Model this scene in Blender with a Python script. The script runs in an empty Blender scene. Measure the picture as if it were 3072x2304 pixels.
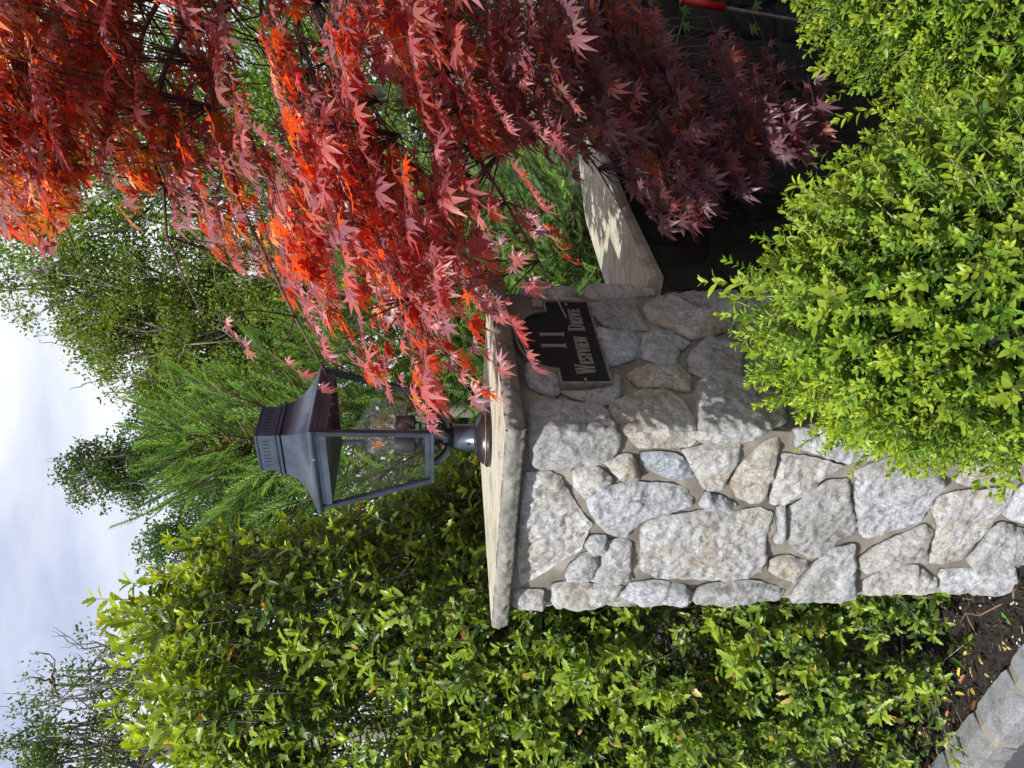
import bpy, math, random
import numpy as np
from mathutils import Vector, Matrix, noise
from mathutils.geometry import delaunay_2d_cdt
random.seed(7); R = np.random.default_rng(11)
S = bpy.context.scene; COL = S.collection
# ------------------------------------------------------------------ camera (phone held upright, the picture file is stored on its side)
EYE = Vector((0, 0, 1.6)); PITCH = math.radians(5.72); F = 2307.0
fwd = Vector((0, math.cos(PITCH), -math.sin(PITCH))); upv = Vector((0, math.sin(PITCH), math.cos(PITCH))); rgt = Vector((1, 0, 0))
cam = bpy.data.cameras.new('camera'); cam.sensor_width = 36; cam.lens = 36 * F / 3072; cam.clip_start = .02; cam.clip_end = 2000
co = bpy.data.objects.new('camera', cam); COL.objects.link(co); S.camera = co
m = Matrix.Identity(4)
for i in range(3):
    m[i][0] = -upv[i]; m[i][1] = rgt[i]; m[i][2] = -fwd[i]; m[i][3] = EYE[i]
co.matrix_world = m
# ------------------------------------------------------------------ daylight
SUNEL = math.radians(50); SA = (-.62, -.785)
W = bpy.data.worlds.new('World'); S.world = W; W.use_nodes = True
nt = W.node_tree; nt.nodes.clear()
def N(t, nt, **k):
    n = nt.nodes.new(t)
    for a, b in k.items(): setattr(n, a, b)
    return n
sky = N('ShaderNodeTexSky', nt, sky_type='NISHITA', sun_disc=False, sun_elevation=SUNEL, sun_rotation=math.atan2(SA[0], SA[1]) % (2 * math.pi))
tc = N('ShaderNodeTexCoord', nt); mp = N('ShaderNodeMapping', nt); mp.inputs['Scale'].default_value = (1.5, 1.5, 4.2); mp.inputs['Location'].default_value = (.35, .1, .5)
nz = N('ShaderNodeTexNoise', nt); nz.inputs['Scale'].default_value = 1.5; nz.inputs['Detail'].default_value = 7; nz.inputs['Roughness'].default_value = .5; nz.inputs['Distortion'].default_value = .35
cr = N('ShaderNodeValToRGB', nt); cr.color_ramp.elements[0].position = .36; cr.color_ramp.elements[1].position = .56
cr.color_ramp.elements[0].color = (.12, .12, .12, 1)
mx = N('ShaderNodeMix', nt, data_type='RGBA'); mx.inputs[7].default_value = (7.0, 7.25, 7.9, 1)
hz = N('ShaderNodeMix', nt, data_type='RGBA', blend_type='MIX'); hz.inputs[0].default_value = .6; hz.inputs[7].default_value = (4.6, 5.1, 7.0, 1)
bg = N('ShaderNodeBackground', nt); bg.inputs[1].default_value = .1
ow = N('ShaderNodeOutputWorld', nt); L = nt.links.new
L(tc.outputs['Generated'], mp.inputs[0]); L(mp.outputs[0], nz.inputs[0]); L(nz.outputs[0], cr.inputs[0])
L(sky.outputs[0], hz.inputs[6]); L(hz.outputs[2], mx.inputs[6]); L(cr.outputs[0], mx.inputs[0]); L(mx.outputs[2], bg.inputs[0]); L(bg.outputs[0], ow.inputs[0])
sl = bpy.data.lights.new('sun', 'SUN'); sl.energy = 4.6; sl.angle = math.radians(.6); sl.color = (1, .975, .935)
so = bpy.data.objects.new('sun', sl); COL.objects.link(so)
sv = Vector((SA[0] * math.cos(SUNEL), SA[1] * math.cos(SUNEL), math.sin(SUNEL)))
so.rotation_euler = sv.to_track_quat('Z', 'Y').to_euler(); so.location = sv * 20
S.view_settings.view_transform = 'Standard'; S.view_settings.look = 'None'; S.view_settings.exposure = .50; S.view_settings.gamma = 1; S.view_settings.use_curve_mapping = False
S.cycles.max_bounces = 10; S.cycles.transparent_max_bounces = 12; S.cycles.transmission_bounces = 6; S.cycles.diffuse_bounces = 3; S.cycles.glossy_bounces = 3
# ------------------------------------------------------------------ helpers
def ray(U, V):
    x = (U - 1152) / F; y = -(V - 1536) / F
    return np.array([x, math.cos(PITCH) + y * math.sin(PITCH), -math.sin(PITCH) + y * math.cos(PITCH)])
EY = np.array(EYE)
def at(U, V, Y):      # the point seen at (U, V) of the upright photo, Y metres in front of the camera
    r = ray(U, V); return EY + r * (Y / r[1])
def atz(U, V, z):
    r = ray(U, V); return EY + r * ((z - EY[2]) / r[2])
def project(P):
    d = np.atleast_2d(P) - EY
    a = d @ np.array(fwd); return 1152 + F * d[:, 0] / a, 1536 - F * (d @ np.array(upv)) / a, a
def unit(v):
    v = np.asarray(v, float); return v / np.maximum(np.linalg.norm(v, axis=-1, keepdims=True), 1e-9)
def empty(name, label, cat, loc=(0, 0, 0), rz=0, group=None):
    o = bpy.data.objects.new(name, None); COL.objects.link(o); o.location = loc; o.rotation_euler = (0, 0, rz); o.empty_display_size = .1
    return tag(o, label, cat, group)
def tag(o, label=None, cat=None, group=None, kind=None):
    for k, v in (('label', label), ('category', cat), ('group', group), ('kind', kind)):
        if v: o[k] = v
    return o
def link(name, me, mat=None, parent=None, smooth=False, kind=None):
    if mat is not None and not me.materials: me.materials.append(mat)
    if smooth: me.shade_smooth()
    o = bpy.data.objects.new(name, me); COL.objects.link(o)
    if parent is not None: o.parent = parent
    if kind: o['kind'] = kind
    return o
def mesh(v, f, cols=None, name='m'):
    me = bpy.data.meshes.new(name)
    if isinstance(f, np.ndarray):
        v = np.asarray(v, np.float32); n, k = f.shape
        me.vertices.add(len(v)); me.vertices.foreach_set('co', v.ravel())
        me.loops.add(n * k); me.loops.foreach_set('vertex_index', f.ravel().astype(np.int32))
        me.polygons.add(n); me.polygons.foreach_set('loop_start', np.arange(0, n * k, k, dtype=np.int32)); me.polygons.foreach_set('loop_total', np.full(n, k, np.int32))
        me.update(calc_edges=True)
    else:
        me.from_pydata([tuple(p) for p in v], [], [tuple(q) for q in f]); me.update()
    if cols is not None:
        a = me.color_attributes.new('Col', 'FLOAT_COLOR', 'POINT')
        c = np.ones((len(v), 4), np.float32); c[:, :3] = cols; a.data.foreach_set('color', c.ravel())
    return me
class MB:
    def __init__(s): s.v = []; s.f = []
    def add(s, v, f):
        b = len(s.v); s.v += [tuple(map(float, p)) for p in v]; s.f += [tuple(b + i for i in q) for q in f]
    def box(s, c, d, M=None):
        x, y, z = [a / 2 for a in d]
        P = [Vector((sx * x, sy * y, sz * z)) for sx in (-1, 1) for sy in (-1, 1) for sz in (-1, 1)]
        if M is not None: P = [M @ p for p in P]
        s.add([p + Vector(c) for p in P], [(0, 1, 3, 2), (4, 6, 7, 5), (0, 4, 5, 1), (2, 3, 7, 6), (0, 2, 6, 4), (1, 5, 7, 3)])
    def beam(s, p, q, w, d, side):
        p, q = Vector(p), Vector(q); ax = (q - p).normalized(); sd = Vector(side); sd = (sd - ax * sd.dot(ax)).normalized(); t = ax.cross(sd)
        P = []
        for e in (p, q):
            for a, b in ((-1, -1), (1, -1), (1, 1), (-1, 1)): P.append(e + sd * (a * w / 2) + t * (b * d / 2))
        s.add(P, [(3, 2, 1, 0), (4, 5, 6, 7)] + [(i, (i + 1) % 4, 4 + (i + 1) % 4, 4 + i) for i in range(4)])
    def tube(s, pts, rad, n=6, cap=True):
        pts = [Vector(p) for p in pts]; k = len(pts)
        if not hasattr(rad, '__len__'): rad = [rad] * k
        prev = None; ring = []
        for i, p in enumerate(pts):
            t = (pts[min(i + 1, k - 1)] - pts[max(i - 1, 0)]);
            if t.length < 1e-9: t = Vector((0, 0, 1))
            t.normalize()
            if prev is None:
                a = t.orthogonal().normalized()
            else:
                a = prev - t * prev.dot(t)
                a = a.normalized() if a.length > 1e-6 else t.orthogonal().normalized()
            prev = a; b = t.cross(a)
            ring += [p + (a * math.cos(2 * math.pi * j / n) + b * math.sin(2 * math.pi * j / n)) * rad[i] for j in range(n)]
        f = [(i * n + j, i * n + (j + 1) % n, (i + 1) * n + (j + 1) % n, (i + 1) * n + j) for i in range(k - 1) for j in range(n)]
        if cap and n > 3: f += [tuple(range(n - 1, -1, -1)), tuple((k - 1) * n + j for j in range(n))]
        s.add(ring, f)
    def lathe(s, prof, n=28, c=(0, 0, 0)):
        v = [(c[0] + r * math.cos(2 * math.pi * j / n), c[1] + r * math.sin(2 * math.pi * j / n), c[2] + z) for r, z in prof for j in range(n)]
        s.add(v, [(i * n + j, i * n + (j + 1) % n, (i + 1) * n + (j + 1) % n, (i + 1) * n + j) for i in range(len(prof) - 1) for j in range(n)])
    def build(s, name, mat, parent=None, smooth=False, kind=None):
        return link(name, mesh(s.v, s.f), mat, parent, smooth, kind)
def inpoly(x, y, poly):
    x = np.asarray(x); y = np.asarray(y); c = np.zeros(x.shape, bool); n = len(poly)
    for i in range(n):
        x1, y1 = poly[i]; x2, y2 = poly[(i + 1) % n]
        if y1 == y2: continue
        c ^= ((y1 > y) != (y2 > y)) & (x < (x2 - x1) * (y - y1) / (y2 - y1) + x1)
    return c
# ------------------------------------------------------------------ materials
def mat(name):
    m = bpy.data.materials.new(name); m.use_nodes = True; t = m.node_tree; b = t.nodes['Principled BSDF']; return m, t, b
def rgb(c): return (c[0], c[1], c[2], 1)
def ramp(t, src, stops):
    r = N('ShaderNodeValToRGB', t); e = r.color_ramp.elements
    e[0].position, e[0].color = stops[0][0], rgb(stops[0][1]); e[1].position, e[1].color = stops[-1][0], rgb(stops[-1][1])
    for p, c in stops[1:-1]: q = e.new(p); q.color = rgb(c)
    t.links.new(src, r.inputs[0]); return r.outputs[0]
def tex(t, kind, scale, coord='Object', **k):
    c = N('ShaderNodeTexCoord', t); n = N(kind, t); n.inputs['Scale'].default_value = scale
    for a, b in k.items(): n.inputs[a].default_value = b
    t.links.new(c.outputs[coord], n.inputs['Vector']); return n
def mixc(t, f, a, b, mode='MIX'):
    x = N('ShaderNodeMix', t, data_type='RGBA', blend_type=mode)
    for s, v in ((0, f), (6, a), (7, b)):
        if isinstance(v, (int, float)): x.inputs[s].default_value = v
        elif isinstance(v, tuple): x.inputs[s].default_value = rgb(v)
        else: t.links.new(v, x.inputs[s])
    return x.outputs[2]
def bump(t, b, h, strength, dist, prev=None):
    n = N('ShaderNodeBump', t); n.inputs['Strength'].default_value = strength; n.inputs['Distance'].default_value = dist
    t.links.new(h, n.inputs['Height'])
    if prev is not None: t.links.new(prev, n.inputs['Normal'])
    t.links.new(n.outputs[0], b.inputs['Normal']); return n.outputs[0]
def stone_mat(name, base, dark, rust, scale=1, rustamt=.62):
    m, t, b = mat(name); b.inputs['Roughness'].default_value = .82; b.inputs['Specular IOR Level'].default_value = .3
    oi = N('ShaderNodeObjectInfo', t)
    c = N('ShaderNodeTexCoord', t); ad = N('ShaderNodeVectorMath', t, operation='ADD'); sc = N('ShaderNodeVectorMath', t, operation='SCALE')
    cb = N('ShaderNodeCombineXYZ', t)
    for i in range(3): t.links.new(oi.outputs['Random'], cb.inputs[i])
    sc.inputs[3].default_value = 37; t.links.new(cb.outputs[0], sc.inputs[0]); t.links.new(c.outputs['Object'], ad.inputs[0]); t.links.new(sc.outputs[0], ad.inputs[1])
    def nz(scl, det, rough=.6, dist=0):
        n = N('ShaderNodeTexNoise', t); n.inputs['Scale'].default_value = scl * scale; n.inputs['Detail'].default_value = det; n.inputs['Roughness'].default_value = rough; n.inputs['Distortion'].default_value = dist
        t.links.new(ad.outputs[0], n.inputs['Vector']); return n.outputs[0]
    n1 = nz(26, 9, .78, 1.0); n2 = nz(9, 6, .65, .8); n3 = nz(120, 6, .75, .4); n4 = nz(7, 4)
    col = ramp(t, n1, [(.27, dark), (.38, tuple(.6 * a + .4 * d for a, d in zip(base, dark))), (.47, base), (.62, tuple(min(.82, a * 1.22) for a in base)), (.8, tuple(a * .9 for a in base))])
    rr = ramp(t, n2, [(rustamt - .08, (0, 0, 0)), (rustamt + .1, (.75, .75, .75))])
    # stones differ: some rusty, some clean
    cmp_ = N('ShaderNodeMath', t, operation='MULTIPLY_ADD'); cmp_.inputs[1].default_value = 1.9; cmp_.inputs[2].default_value = -.6; cmp_.use_clamp = True; t.links.new(oi.outputs['Random'], cmp_.inputs[0])
    rm = N('ShaderNodeMath', t, operation='MULTIPLY', use_clamp=True); t.links.new(rr, rm.inputs[0]); t.links.new(cmp_.outputs[0], rm.inputs[1])
    col = mixc(t, rm.outputs[0], col, rust)
    fine = ramp(t, n3, [(.32, (.55, .56, .58)), (.45, (.97, .97, .97)), (.7, (1.12, 1.12, 1.12))])
    col = mixc(t, .8, col, fine, 'MULTIPLY')
    crk = nz(10, 5, .6, 2.6); crc = ramp(t, crk, [(.478, (1, 1, 1)), (.497, (.50, .49, .48)), (.503, (.50, .49, .48)), (.53, (1, 1, 1))]); col = mixc(t, .75, col, crc, 'MULTIPLY')
    lich = ramp(t, nz(6, 5, .6, .5), [(.35, (.80, .79, .76)), (.55, (1.05, 1.05, 1.06))]); col = mixc(t, 1.0, col, lich, 'MULTIPLY')
    tone = ramp(t, oi.outputs['Random'], [(0, (.74, .79, .86)), (.2, (1.05, 1.07, 1.1)), (.45, (.80, .80, .78)), (.7, (1.08, 1.07, 1.05)), (1, (.98, .92, .80))])
    col = mixc(t, 1.0, col, tone, 'MULTIPLY')
    t.links.new(col, b.inputs['Base Color'])
    p = bump(t, b, nz(46, 10, .88, 1.6), 1.0, .016); bump(t, b, nz(95, 8, .8, .8), 1.0, .010, p)
    return m
M = {}
M['stone'] = stone_mat('quartzite', (.71, .71, .71), (.18, .175, .185), (.56, .42, .24), rustamt=.56)
M['wallstone'] = stone_mat('wall_stone', (.055, .055, .05), (.02, .02, .02), (.05, .04, .025))  # dark wet stone, colour lowered further to paint in the maple shade
M['granite'] = stone_mat('granite', (.44, .45, .46), (.17, .18, .19), (.32, .32, .32), 2.4, .8)
m, t, b = mat('mortar'); M['mortar'] = m; n = tex(t, 'ShaderNodeTexNoise', 9, Detail=5); n2 = tex(t, 'ShaderNodeTexNoise', 260, Detail=4, Roughness=.8)
cc = ramp(t, n.outputs[0], [(.35, (.12, .105, .085)), (.55, (.20, .178, .145)), (.7, (.30, .27, .225))]); cc = mixc(t, .6, cc, ramp(t, n2.outputs[0], [(.35, (.7, .7, .7)), (.6, (1.1, 1.1, 1.1))]), 'MULTIPLY')
t.links.new(cc, b.inputs['Base Color']); b.inputs['Roughness'].default_value = .95; bump(t, b, n2.outputs[0], .7, .003)
m, t, b = mat('capstone'); M['cap'] = m; c = N('ShaderNodeTexCoord', t); mpn = N('ShaderNodeMapping', t); mpn.inputs['Scale'].default_value = (1.2, 6, 3); t.links.new(c.outputs['Object'], mpn.inputs[0])
n = N('ShaderNodeTexNoise', t); n.inputs['Scale'].default_value = 5; n.inputs['Detail'].default_value = 7; n.inputs['Distortion'].default_value = .6; t.links.new(mpn.outputs[0], n.inputs[0])
n2 = tex(t, 'ShaderNodeTexNoise', 120, Detail=6, Roughness=.7); n3 = tex(t, 'ShaderNodeTexNoise', 28, Detail=6, Roughness=.7)
cc = ramp(t, n.outputs[0], [(.3, (.30, .29, .19)), (.45, (.40, .37, .29)), (.6, (.48, .44, .37)), (.75, (.36, .33, .24))]); cc = mixc(t, .5, cc, ramp(t, n2.outputs[0], [(.35, (.65, .65, .65)), (.6, (1.1, 1.1, 1.1))]), 'MULTIPLY'); n4 = tex(t, 'ShaderNodeTexNoise', 7, Detail=7, Roughness=.7, Distortion=.8); cc = mixc(t, .9, cc, ramp(t, n4.outputs[0], [(.36, (.55, .56, .46)), (.5, (1, 1, 1)), (.7, (1.08, 1.07, 1.05))]), 'MULTIPLY'); vo = tex(t, 'ShaderNodeTexVoronoi', 26); cc = mixc(t, .8, cc, ramp(t, vo.outputs['Distance'], [(.05, (.35, .3, .25)), (.12, (1, 1, 1))]), 'MULTIPLY')
t.links.new(cc, b.inputs['Base Color']); b.inputs['Roughness'].default_value = .75; p = bump(t, b, n3.outputs[0], .25, .006); bump(t, b, n2.outputs[0], .35, .0015, p)
m, t, b = mat('capstone_broken_edge'); M['capedge'] = m; n = tex(t, 'ShaderNodeTexNoise', 45, Detail=8, Roughness=.75, Distortion=.6); n2 = tex(t, 'ShaderNodeTexNoise', 14, Detail=4)
cc = ramp(t, n2.outputs[0], [(.35, (.17, .16, .14)), (.55, (.25, .235, .205)), (.7, (.31, .29, .25))]); cc = mixc(t, .6, cc, ramp(t, n.outputs[0], [(.3, (.6, .6, .6)), (.6, (1.15, 1.15, 1.15))]), 'MULTIPLY')
t.links.new(cc, b.inputs['Base Color']); b.inputs['Roughness'].default_value = .9; bump(t, b, n.outputs[0], .9, .010)
def leaf_mat(name, trans, gain, rough, spec=.5, top=None, coat=0):
    m, t, b = mat(name); a = N('ShaderNodeAttribute', t, attribute_name='Col')
    nn = tex(t, 'ShaderNodeTexNoise', 90, Detail=3); var = ramp(t, nn.outputs[0], [(.3, (.8, .8, .8)), (.7, (1.15, 1.15, 1.15))])
    col = mixc(t, .6, a.outputs['Color'], var, 'MULTIPLY')
    bc = col
    if top:   # sky sheen painted into the upper face as dull mauve, lower face red
        gm = N('ShaderNodeNewGeometry', t); inv = N('ShaderNodeMath', t, operation='MULTIPLY_ADD'); inv.inputs[1].default_value = -.74; inv.inputs[2].default_value = .74; t.links.new(gm.outputs['Backfacing'], inv.inputs[0]); bc = mixc(t, inv.outputs[0], col, mixc(t, .5, top, col, 'MIX'))
    t.links.new(bc, b.inputs['Base Color']); b.inputs['Roughness'].default_value = rough; b.inputs['Specular IOR Level'].default_value = spec; b.inputs['Coat Weight'].default_value = coat; b.inputs['Coat Roughness'].default_value = .25
    tr = N('ShaderNodeBsdfTranslucent', t); tm = mixc(t, 1.0, col, gain, 'MULTIPLY'); t.links.new(tm, tr.inputs[0])
    ms = N('ShaderNodeMixShader', t); ms.inputs[0].default_value = trans; o = t.nodes['Material Output']
    t.links.new(b.outputs[0], ms.inputs[1]); t.links.new(tr.outputs[0], ms.inputs[2]); t.links.new(ms.outputs[0], o.inputs[0]); return m
M['box'] = leaf_mat('boxwood_leaf', .36, (1.7, 1.6, .5), .42, .4)
M['holly'] = leaf_mat('holly_leaf', .34, (2.0, 1.7, .5), .38, .38)
M['maple'] = leaf_mat('maple_leaf', .50, (3.9, 2.7, 1.1), .42, .8, (.44, .23, .29))
M['spruce'] = leaf_mat('spruce_needle', .25, (1.6, 1.6, .7), .5, .3)
M['tree'] = leaf_mat('tree_leaf', .40, (1.8, 1.7, .6), .5, .3)
M['litter'] = leaf_mat('litter_leaf', .15, (1.2, 1.1, .8), .6, .3)
def flat(name, c, rough=.6, metal=0, nscale=0, amt=.3, bs=0, bd=.002):
    m, t, b = mat(name); b.inputs['Roughness'].default_value = rough; b.inputs['Metallic'].default_value = metal
    if nscale:
        n = tex(t, 'ShaderNodeTexNoise', nscale, Detail=6, Roughness=.65)
        cc = ramp(t, n.outputs[0], [(.3, tuple(a * (1 - amt) for a in c)), (.7, tuple(min(1, a * (1 + amt)) for a in c))]); t.links.new(cc, b.inputs['Base Color'])
        if bs: bump(t, b, n.outputs[0], bs, bd)
    else: b.inputs['Base Color'].default_value = rgb(c)
    return m
M['bark'] = flat('grey_bark', (.17, .15, .13), .9, 0, 30, .5, .7, .01)
M['twigbark'] = flat('brown_twig', (.13, .075, .04), .8, 0, 60, .4)
M['maplebark'] = flat('maple_twig', (.07, .028, .03), .55, 0, 50, .5)
M['boxbark'] = flat('boxwood_twig', (.20, .22, .07), .7, 0, 60, .3)
M['metal'] = flat('painted_bronze', (.075, .092, .125), .28, .65, 16, .3, .05, .001)
M['metalworn'] = flat('worn_bronze_base', (.045, .040, .040), .30, .6, 22, .45, .15, .001)
M['copper'] = flat('worn_copper_edge', (.42, .26, .17), .45, .7, 60, .5)
M['socket'] = flat('black_socket', (.018, .019, .022), .6, 0, 120, .3, .2, .0005)
M['slot'] = flat('dark_slot', (.006, .006, .008), .8)
M['white'] = flat('white_print', (.6, .6, .6), .6)
M['filament'] = flat('orange_filament', (.85, .36, .07), .5)
M['chrome'] = flat('bulb_metal', (.5, .5, .5), .3, 1)
M['plaque'] = flat('black_plaque', (.004, .004, .009), .45, .0, 300, .3, .1, .0005)
M['bronze'] = flat('antique_bronze', (.26, .24, .19), .45, .5, 60, .4, .1, .0005)
M['letter'] = flat('raised_bronze_letter', (.40, .375, .31), .40, .5, 80, .25)
M['red'] = flat('red_plastic', (.42, .012, .006), .5, 0, 40, .25)
M['road'] = flat('asphalt', (.052, .052, .062), .85, 0, 260, .5, .8, .004)
M['joint'] = flat('kerb_joint_mortar', (.20, .18, .15), .9, 0, 120, .2, .4, .002)
M['shademortar'] = flat('shade_dark_mortar', (.035, .032, .027), .95, 0, 60, .4, .5, .004)  # wall mortar coloured dark to stand in for the shade there
M['root'] = flat('pale_root', (.19, .125, .07), .8, 0, 60, .3)
M['pebble'] = flat('pebble', (.42, .40, .36), .7, 0, 30, .4)
m, t, b = mat('soil'); M['soil'] = m; n = tex(t, 'ShaderNodeTexNoise', 60, Detail=9, Roughness=.75); n2 = tex(t, 'ShaderNodeTexNoise', 3, Detail=3)
cc = ramp(t, n.outputs[0], [(.3, (.008, .006, .005)), (.5, (.022, .016, .012)), (.68, (.05, .035, .025))]); t.links.new(cc, b.inputs['Base Color']); b.inputs['Roughness'].default_value = .95; bump(t, b, n.outputs[0], 1, .02)
def glass_mat(name, tint, ior=1.5, pwr=4):
    m, t, b = mat(name); t.nodes.remove(b); tr = N('ShaderNodeBsdfTransparent', t); tr.inputs[0].default_value = rgb(tint); g = N('ShaderNodeBsdfGlossy', t); g.inputs['Roughness'].default_value = .01
    lwn = N('ShaderNodeLayerWeight', t); lwn.inputs[0].default_value = .5; pw = N('ShaderNodeMath', t, operation='POWER'); pw.inputs[1].default_value = pwr; t.links.new(lwn.outputs['Facing'], pw.inputs[0]); fr = N('ShaderNodeMath', t, operation='MULTIPLY_ADD', use_clamp=True); fr.inputs[1].default_value = .85; fr.inputs[2].default_value = .045 * ior; t.links.new(pw.outputs[0], fr.inputs[0]); ms = N('ShaderNodeMixShader', t)
    t.links.new(fr.outputs[0], ms.inputs[0]); t.links.new(tr.outputs[0], ms.inputs[1]); t.links.new(g.outputs[0], ms.inputs[2]); t.links.new(ms.outputs[0], t.nodes['Material Output'].inputs[0]); return m
M['glass'] = glass_mat('pane_glass', (.95, .96, .94), 1.6); M['bulb'] = glass_mat('bulb_glass', (.95, .96, .95), 2.0, 1.6)
# ------------------------------------------------------------------ the pillar: perimeter coordinate s (0 = front corner, minus = left face, plus = right face)
PW = .63; dL = np.array([-.8, .6]); dR = np.array([.6, .8]); CAPC = np.array([-.096, 1.604]); C0 = CAPC + .034 * (dL + dR)
CORN = [C0, C0 + dR * PW, C0 + (dR + dL) * PW, C0 + dL * PW]; DIRS = [dR, dL, -dR, -dL]; NRM = [-dL, dR, dL, -dR]
def pmap(s, z, h):
    s = np.asarray(s, float) % (4 * PW); z = np.asarray(z, float); h = np.asarray(h, float)
    k = np.minimum((s // PW).astype(int), 3); u = s - k * PW
    P = np.array(CORN)[k] + np.array(DIRS)[k] * u[:, None]; n = np.array(NRM)[k].copy(); r = .03
    lo = u < r; w = (.5 - .5 * u / r)[lo][:, None]; n[lo] = unit(n[lo] * (1 - w) + np.array(NRM)[(k[lo] - 1) % 4] * w)
    hi = u > PW - r; w = (.5 - .5 * (PW - u) / r)[hi][:, None]; n[hi] = unit(n[hi] * (1 - w) + np.array(NRM)[(k[hi] + 1) % 4] * w)
    e = np.minimum(u, PW - u); h = h - .008 * np.clip(1 - e / r, 0, 1) ** 2
    return np.column_stack([P + n * h[:, None], z])
def face_sz(U, V):
    r = ray(U, V); cu = 1008 + (V - 1569) * .0065
    d, n, sg = (dR, -dL, 1) if U > cu else (dL, -dR, -1)
    t = (C0 @ n) / (r[0] * n[0] + r[1] * n[1]); P = r[:2] * t
    return sg * float((P - C0) @ d), 1.6 + r[2] * t
def noiseN(P, sc, oct=3, seed=0.):
    return np.array([noise.fractal(Vector((p[0] * sc + seed, p[1] * sc - seed, p[2] * sc + 3.1 * seed)), 1.0, 2.1, oct) for p in P])
def smooth_poly(p, it=1):
    for _ in range(it):
        q = []
        for i in range(len(p)):
            a = np.array(p[i]); b = np.array(p[(i + 1) % len(p)]); q += [tuple(a * .89 + b * .11), tuple(a * .11 + b * .89)]
        p = q
    return p
def make_stone(poly, mapping, material, parent, seed, step=.008, thick=.045, proud=.016, rough=.010, name='stone', jit=.003, grow=.0045):
    poly = smooth_poly(poly); B = []
    for i in range(len(poly)):
        a = np.array(poly[i]); b = np.array(poly[(i + 1) % len(poly)]); k = max(1, int(round(np.linalg.norm(b - a) / step)))
        for j in range(k): B.append(a + (b - a) * j / k)
    B = np.array(B); cen = B.mean(0)
    w = np.array([noise.noise(Vector((p[0] * 45 + seed, p[1] * 45, seed * .7))) for p in B]); B = B + unit(B - cen) * (w * jit * 1.8 + grow)[:, None]
    lo = B.min(0); hi = B.max(0); gx, gy = np.meshgrid(np.arange(lo[0], hi[0], step), np.arange(lo[1], hi[1], step * .95)); gx[1::2] += step / 2
    G = np.column_stack([gx.ravel(), gy.ravel()]); G += R.uniform(-.25, .25, G.shape) * step; G = G[inpoly(G[:, 0], G[:, 1], [tuple(p) for p in B])]
    def dist(P):
        A = B; D = np.roll(B, -1, 0) - A; ap = P[:, None] - A[None]; tt = np.clip((ap * D[None]).sum(2) / np.maximum((D * D).sum(1), 1e-12), 0, 1)
        return np.linalg.norm(ap - D[None] * tt[..., None], axis=2).min(1)
    if len(G): d = dist(G); G = G[d > step * .5]; d = d[d > step * .5]
    else: d = np.zeros(0)
    nb = len(B); P = np.vstack([B, G]); dd = np.concatenate([np.zeros(nb), d])
    r = delaunay_2d_cdt([Vector(p) for p in P], [], [list(range(nb))], 1, 1e-6)
    if len(r[0]) != len(P): # merged points: fall back on returned ones
        P = np.array([tuple(p) for p in r[0]]); dd = np.array([dd[o[0]] if o else 0 for o in r[3]]); 
        nb = nb
    T = [tuple(q) for q in r[2]]
    rs = np.random.default_rng(int(seed * 10) + 3); tx, ty = rs.uniform(-.05, .05, 2); pr = proud * rs.uniform(.6, 1.5)
    P3 = np.column_stack([P, np.full(len(P), seed)])
    n1 = noiseN(P3, 11, 3, seed); n2 = noiseN(P3, 52, 4, seed + 5); n3 = np.abs(noiseN(P3, 24, 3, seed + 9)) * 1.0
    prof = 1 - np.exp(-dd / .0045)
    ext = max(hi - lo); fa = rs.uniform(0, 6.3, 7); fs_ = rs.uniform(.04, .20, 7); off = P - cen - rs.uniform(-.22, .22, (7, 1, 2)) * ext
    fct = np.min([-(o_[:, 0] * math.cos(a_) + o_[:, 1] * math.sin(a_)) * s__ for o_, a_, s__ in zip(off, fa, fs_)], 0); fct = np.clip(fct + .003, -.009, .008)
    h = -.012 + prof * (pr + .003 + (P[:, 0] - cen[0]) * tx + (P[:, 1] - cen[1]) * ty + fct + n1 * rough * .55 + n2 * rough * .5 - n3 * rough * .35)
    V3 = mapping(P[:, 0], P[:, 1], h)
    Q = cen + (B - cen) * .99; V4 = mapping(Q[:, 0], Q[:, 1], np.full(nb, -thick)); b0 = len(V3)
    fc = T + [((i + 1) % nb, i, b0 + i) for i in range(nb)] + [((i + 1) % nb, b0 + i, b0 + (i + 1) % nb) for i in range(nb)]
    me = mesh(np.vstack([V3, V4]), [f[:3] for f in fc]); 
    o = link(name, me, material, parent); 
    # outward normals
    p0 = me.polygons[0]; mid = mapping(np.array([cen[0]]), np.array([cen[1]]), np.array([.1]))[0]; base = mapping(np.array([cen[0]]), np.array([cen[1]]), np.array([-.1]))[0]
    if np.dot(np.array(p0.normal), mid - base) < 0: me.flip_normals()
    me.polygons.foreach_set('use_smooth', [True] * len(me.polygons)); 
    for e in me.edges: pass
    return o
A1 = lambda x, y: (2304 - (800 + y * .3617), 1400 + x * .3617)
A2 = lambda x, y: (2304 - (1300 + y * .4069), 1400 + x * .4069)
A3 = lambda x, y: (2304 - (1200 + y * .4394), 2100 + x * .4394)
A0 = lambda x, y: (2304 - y, x)
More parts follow.
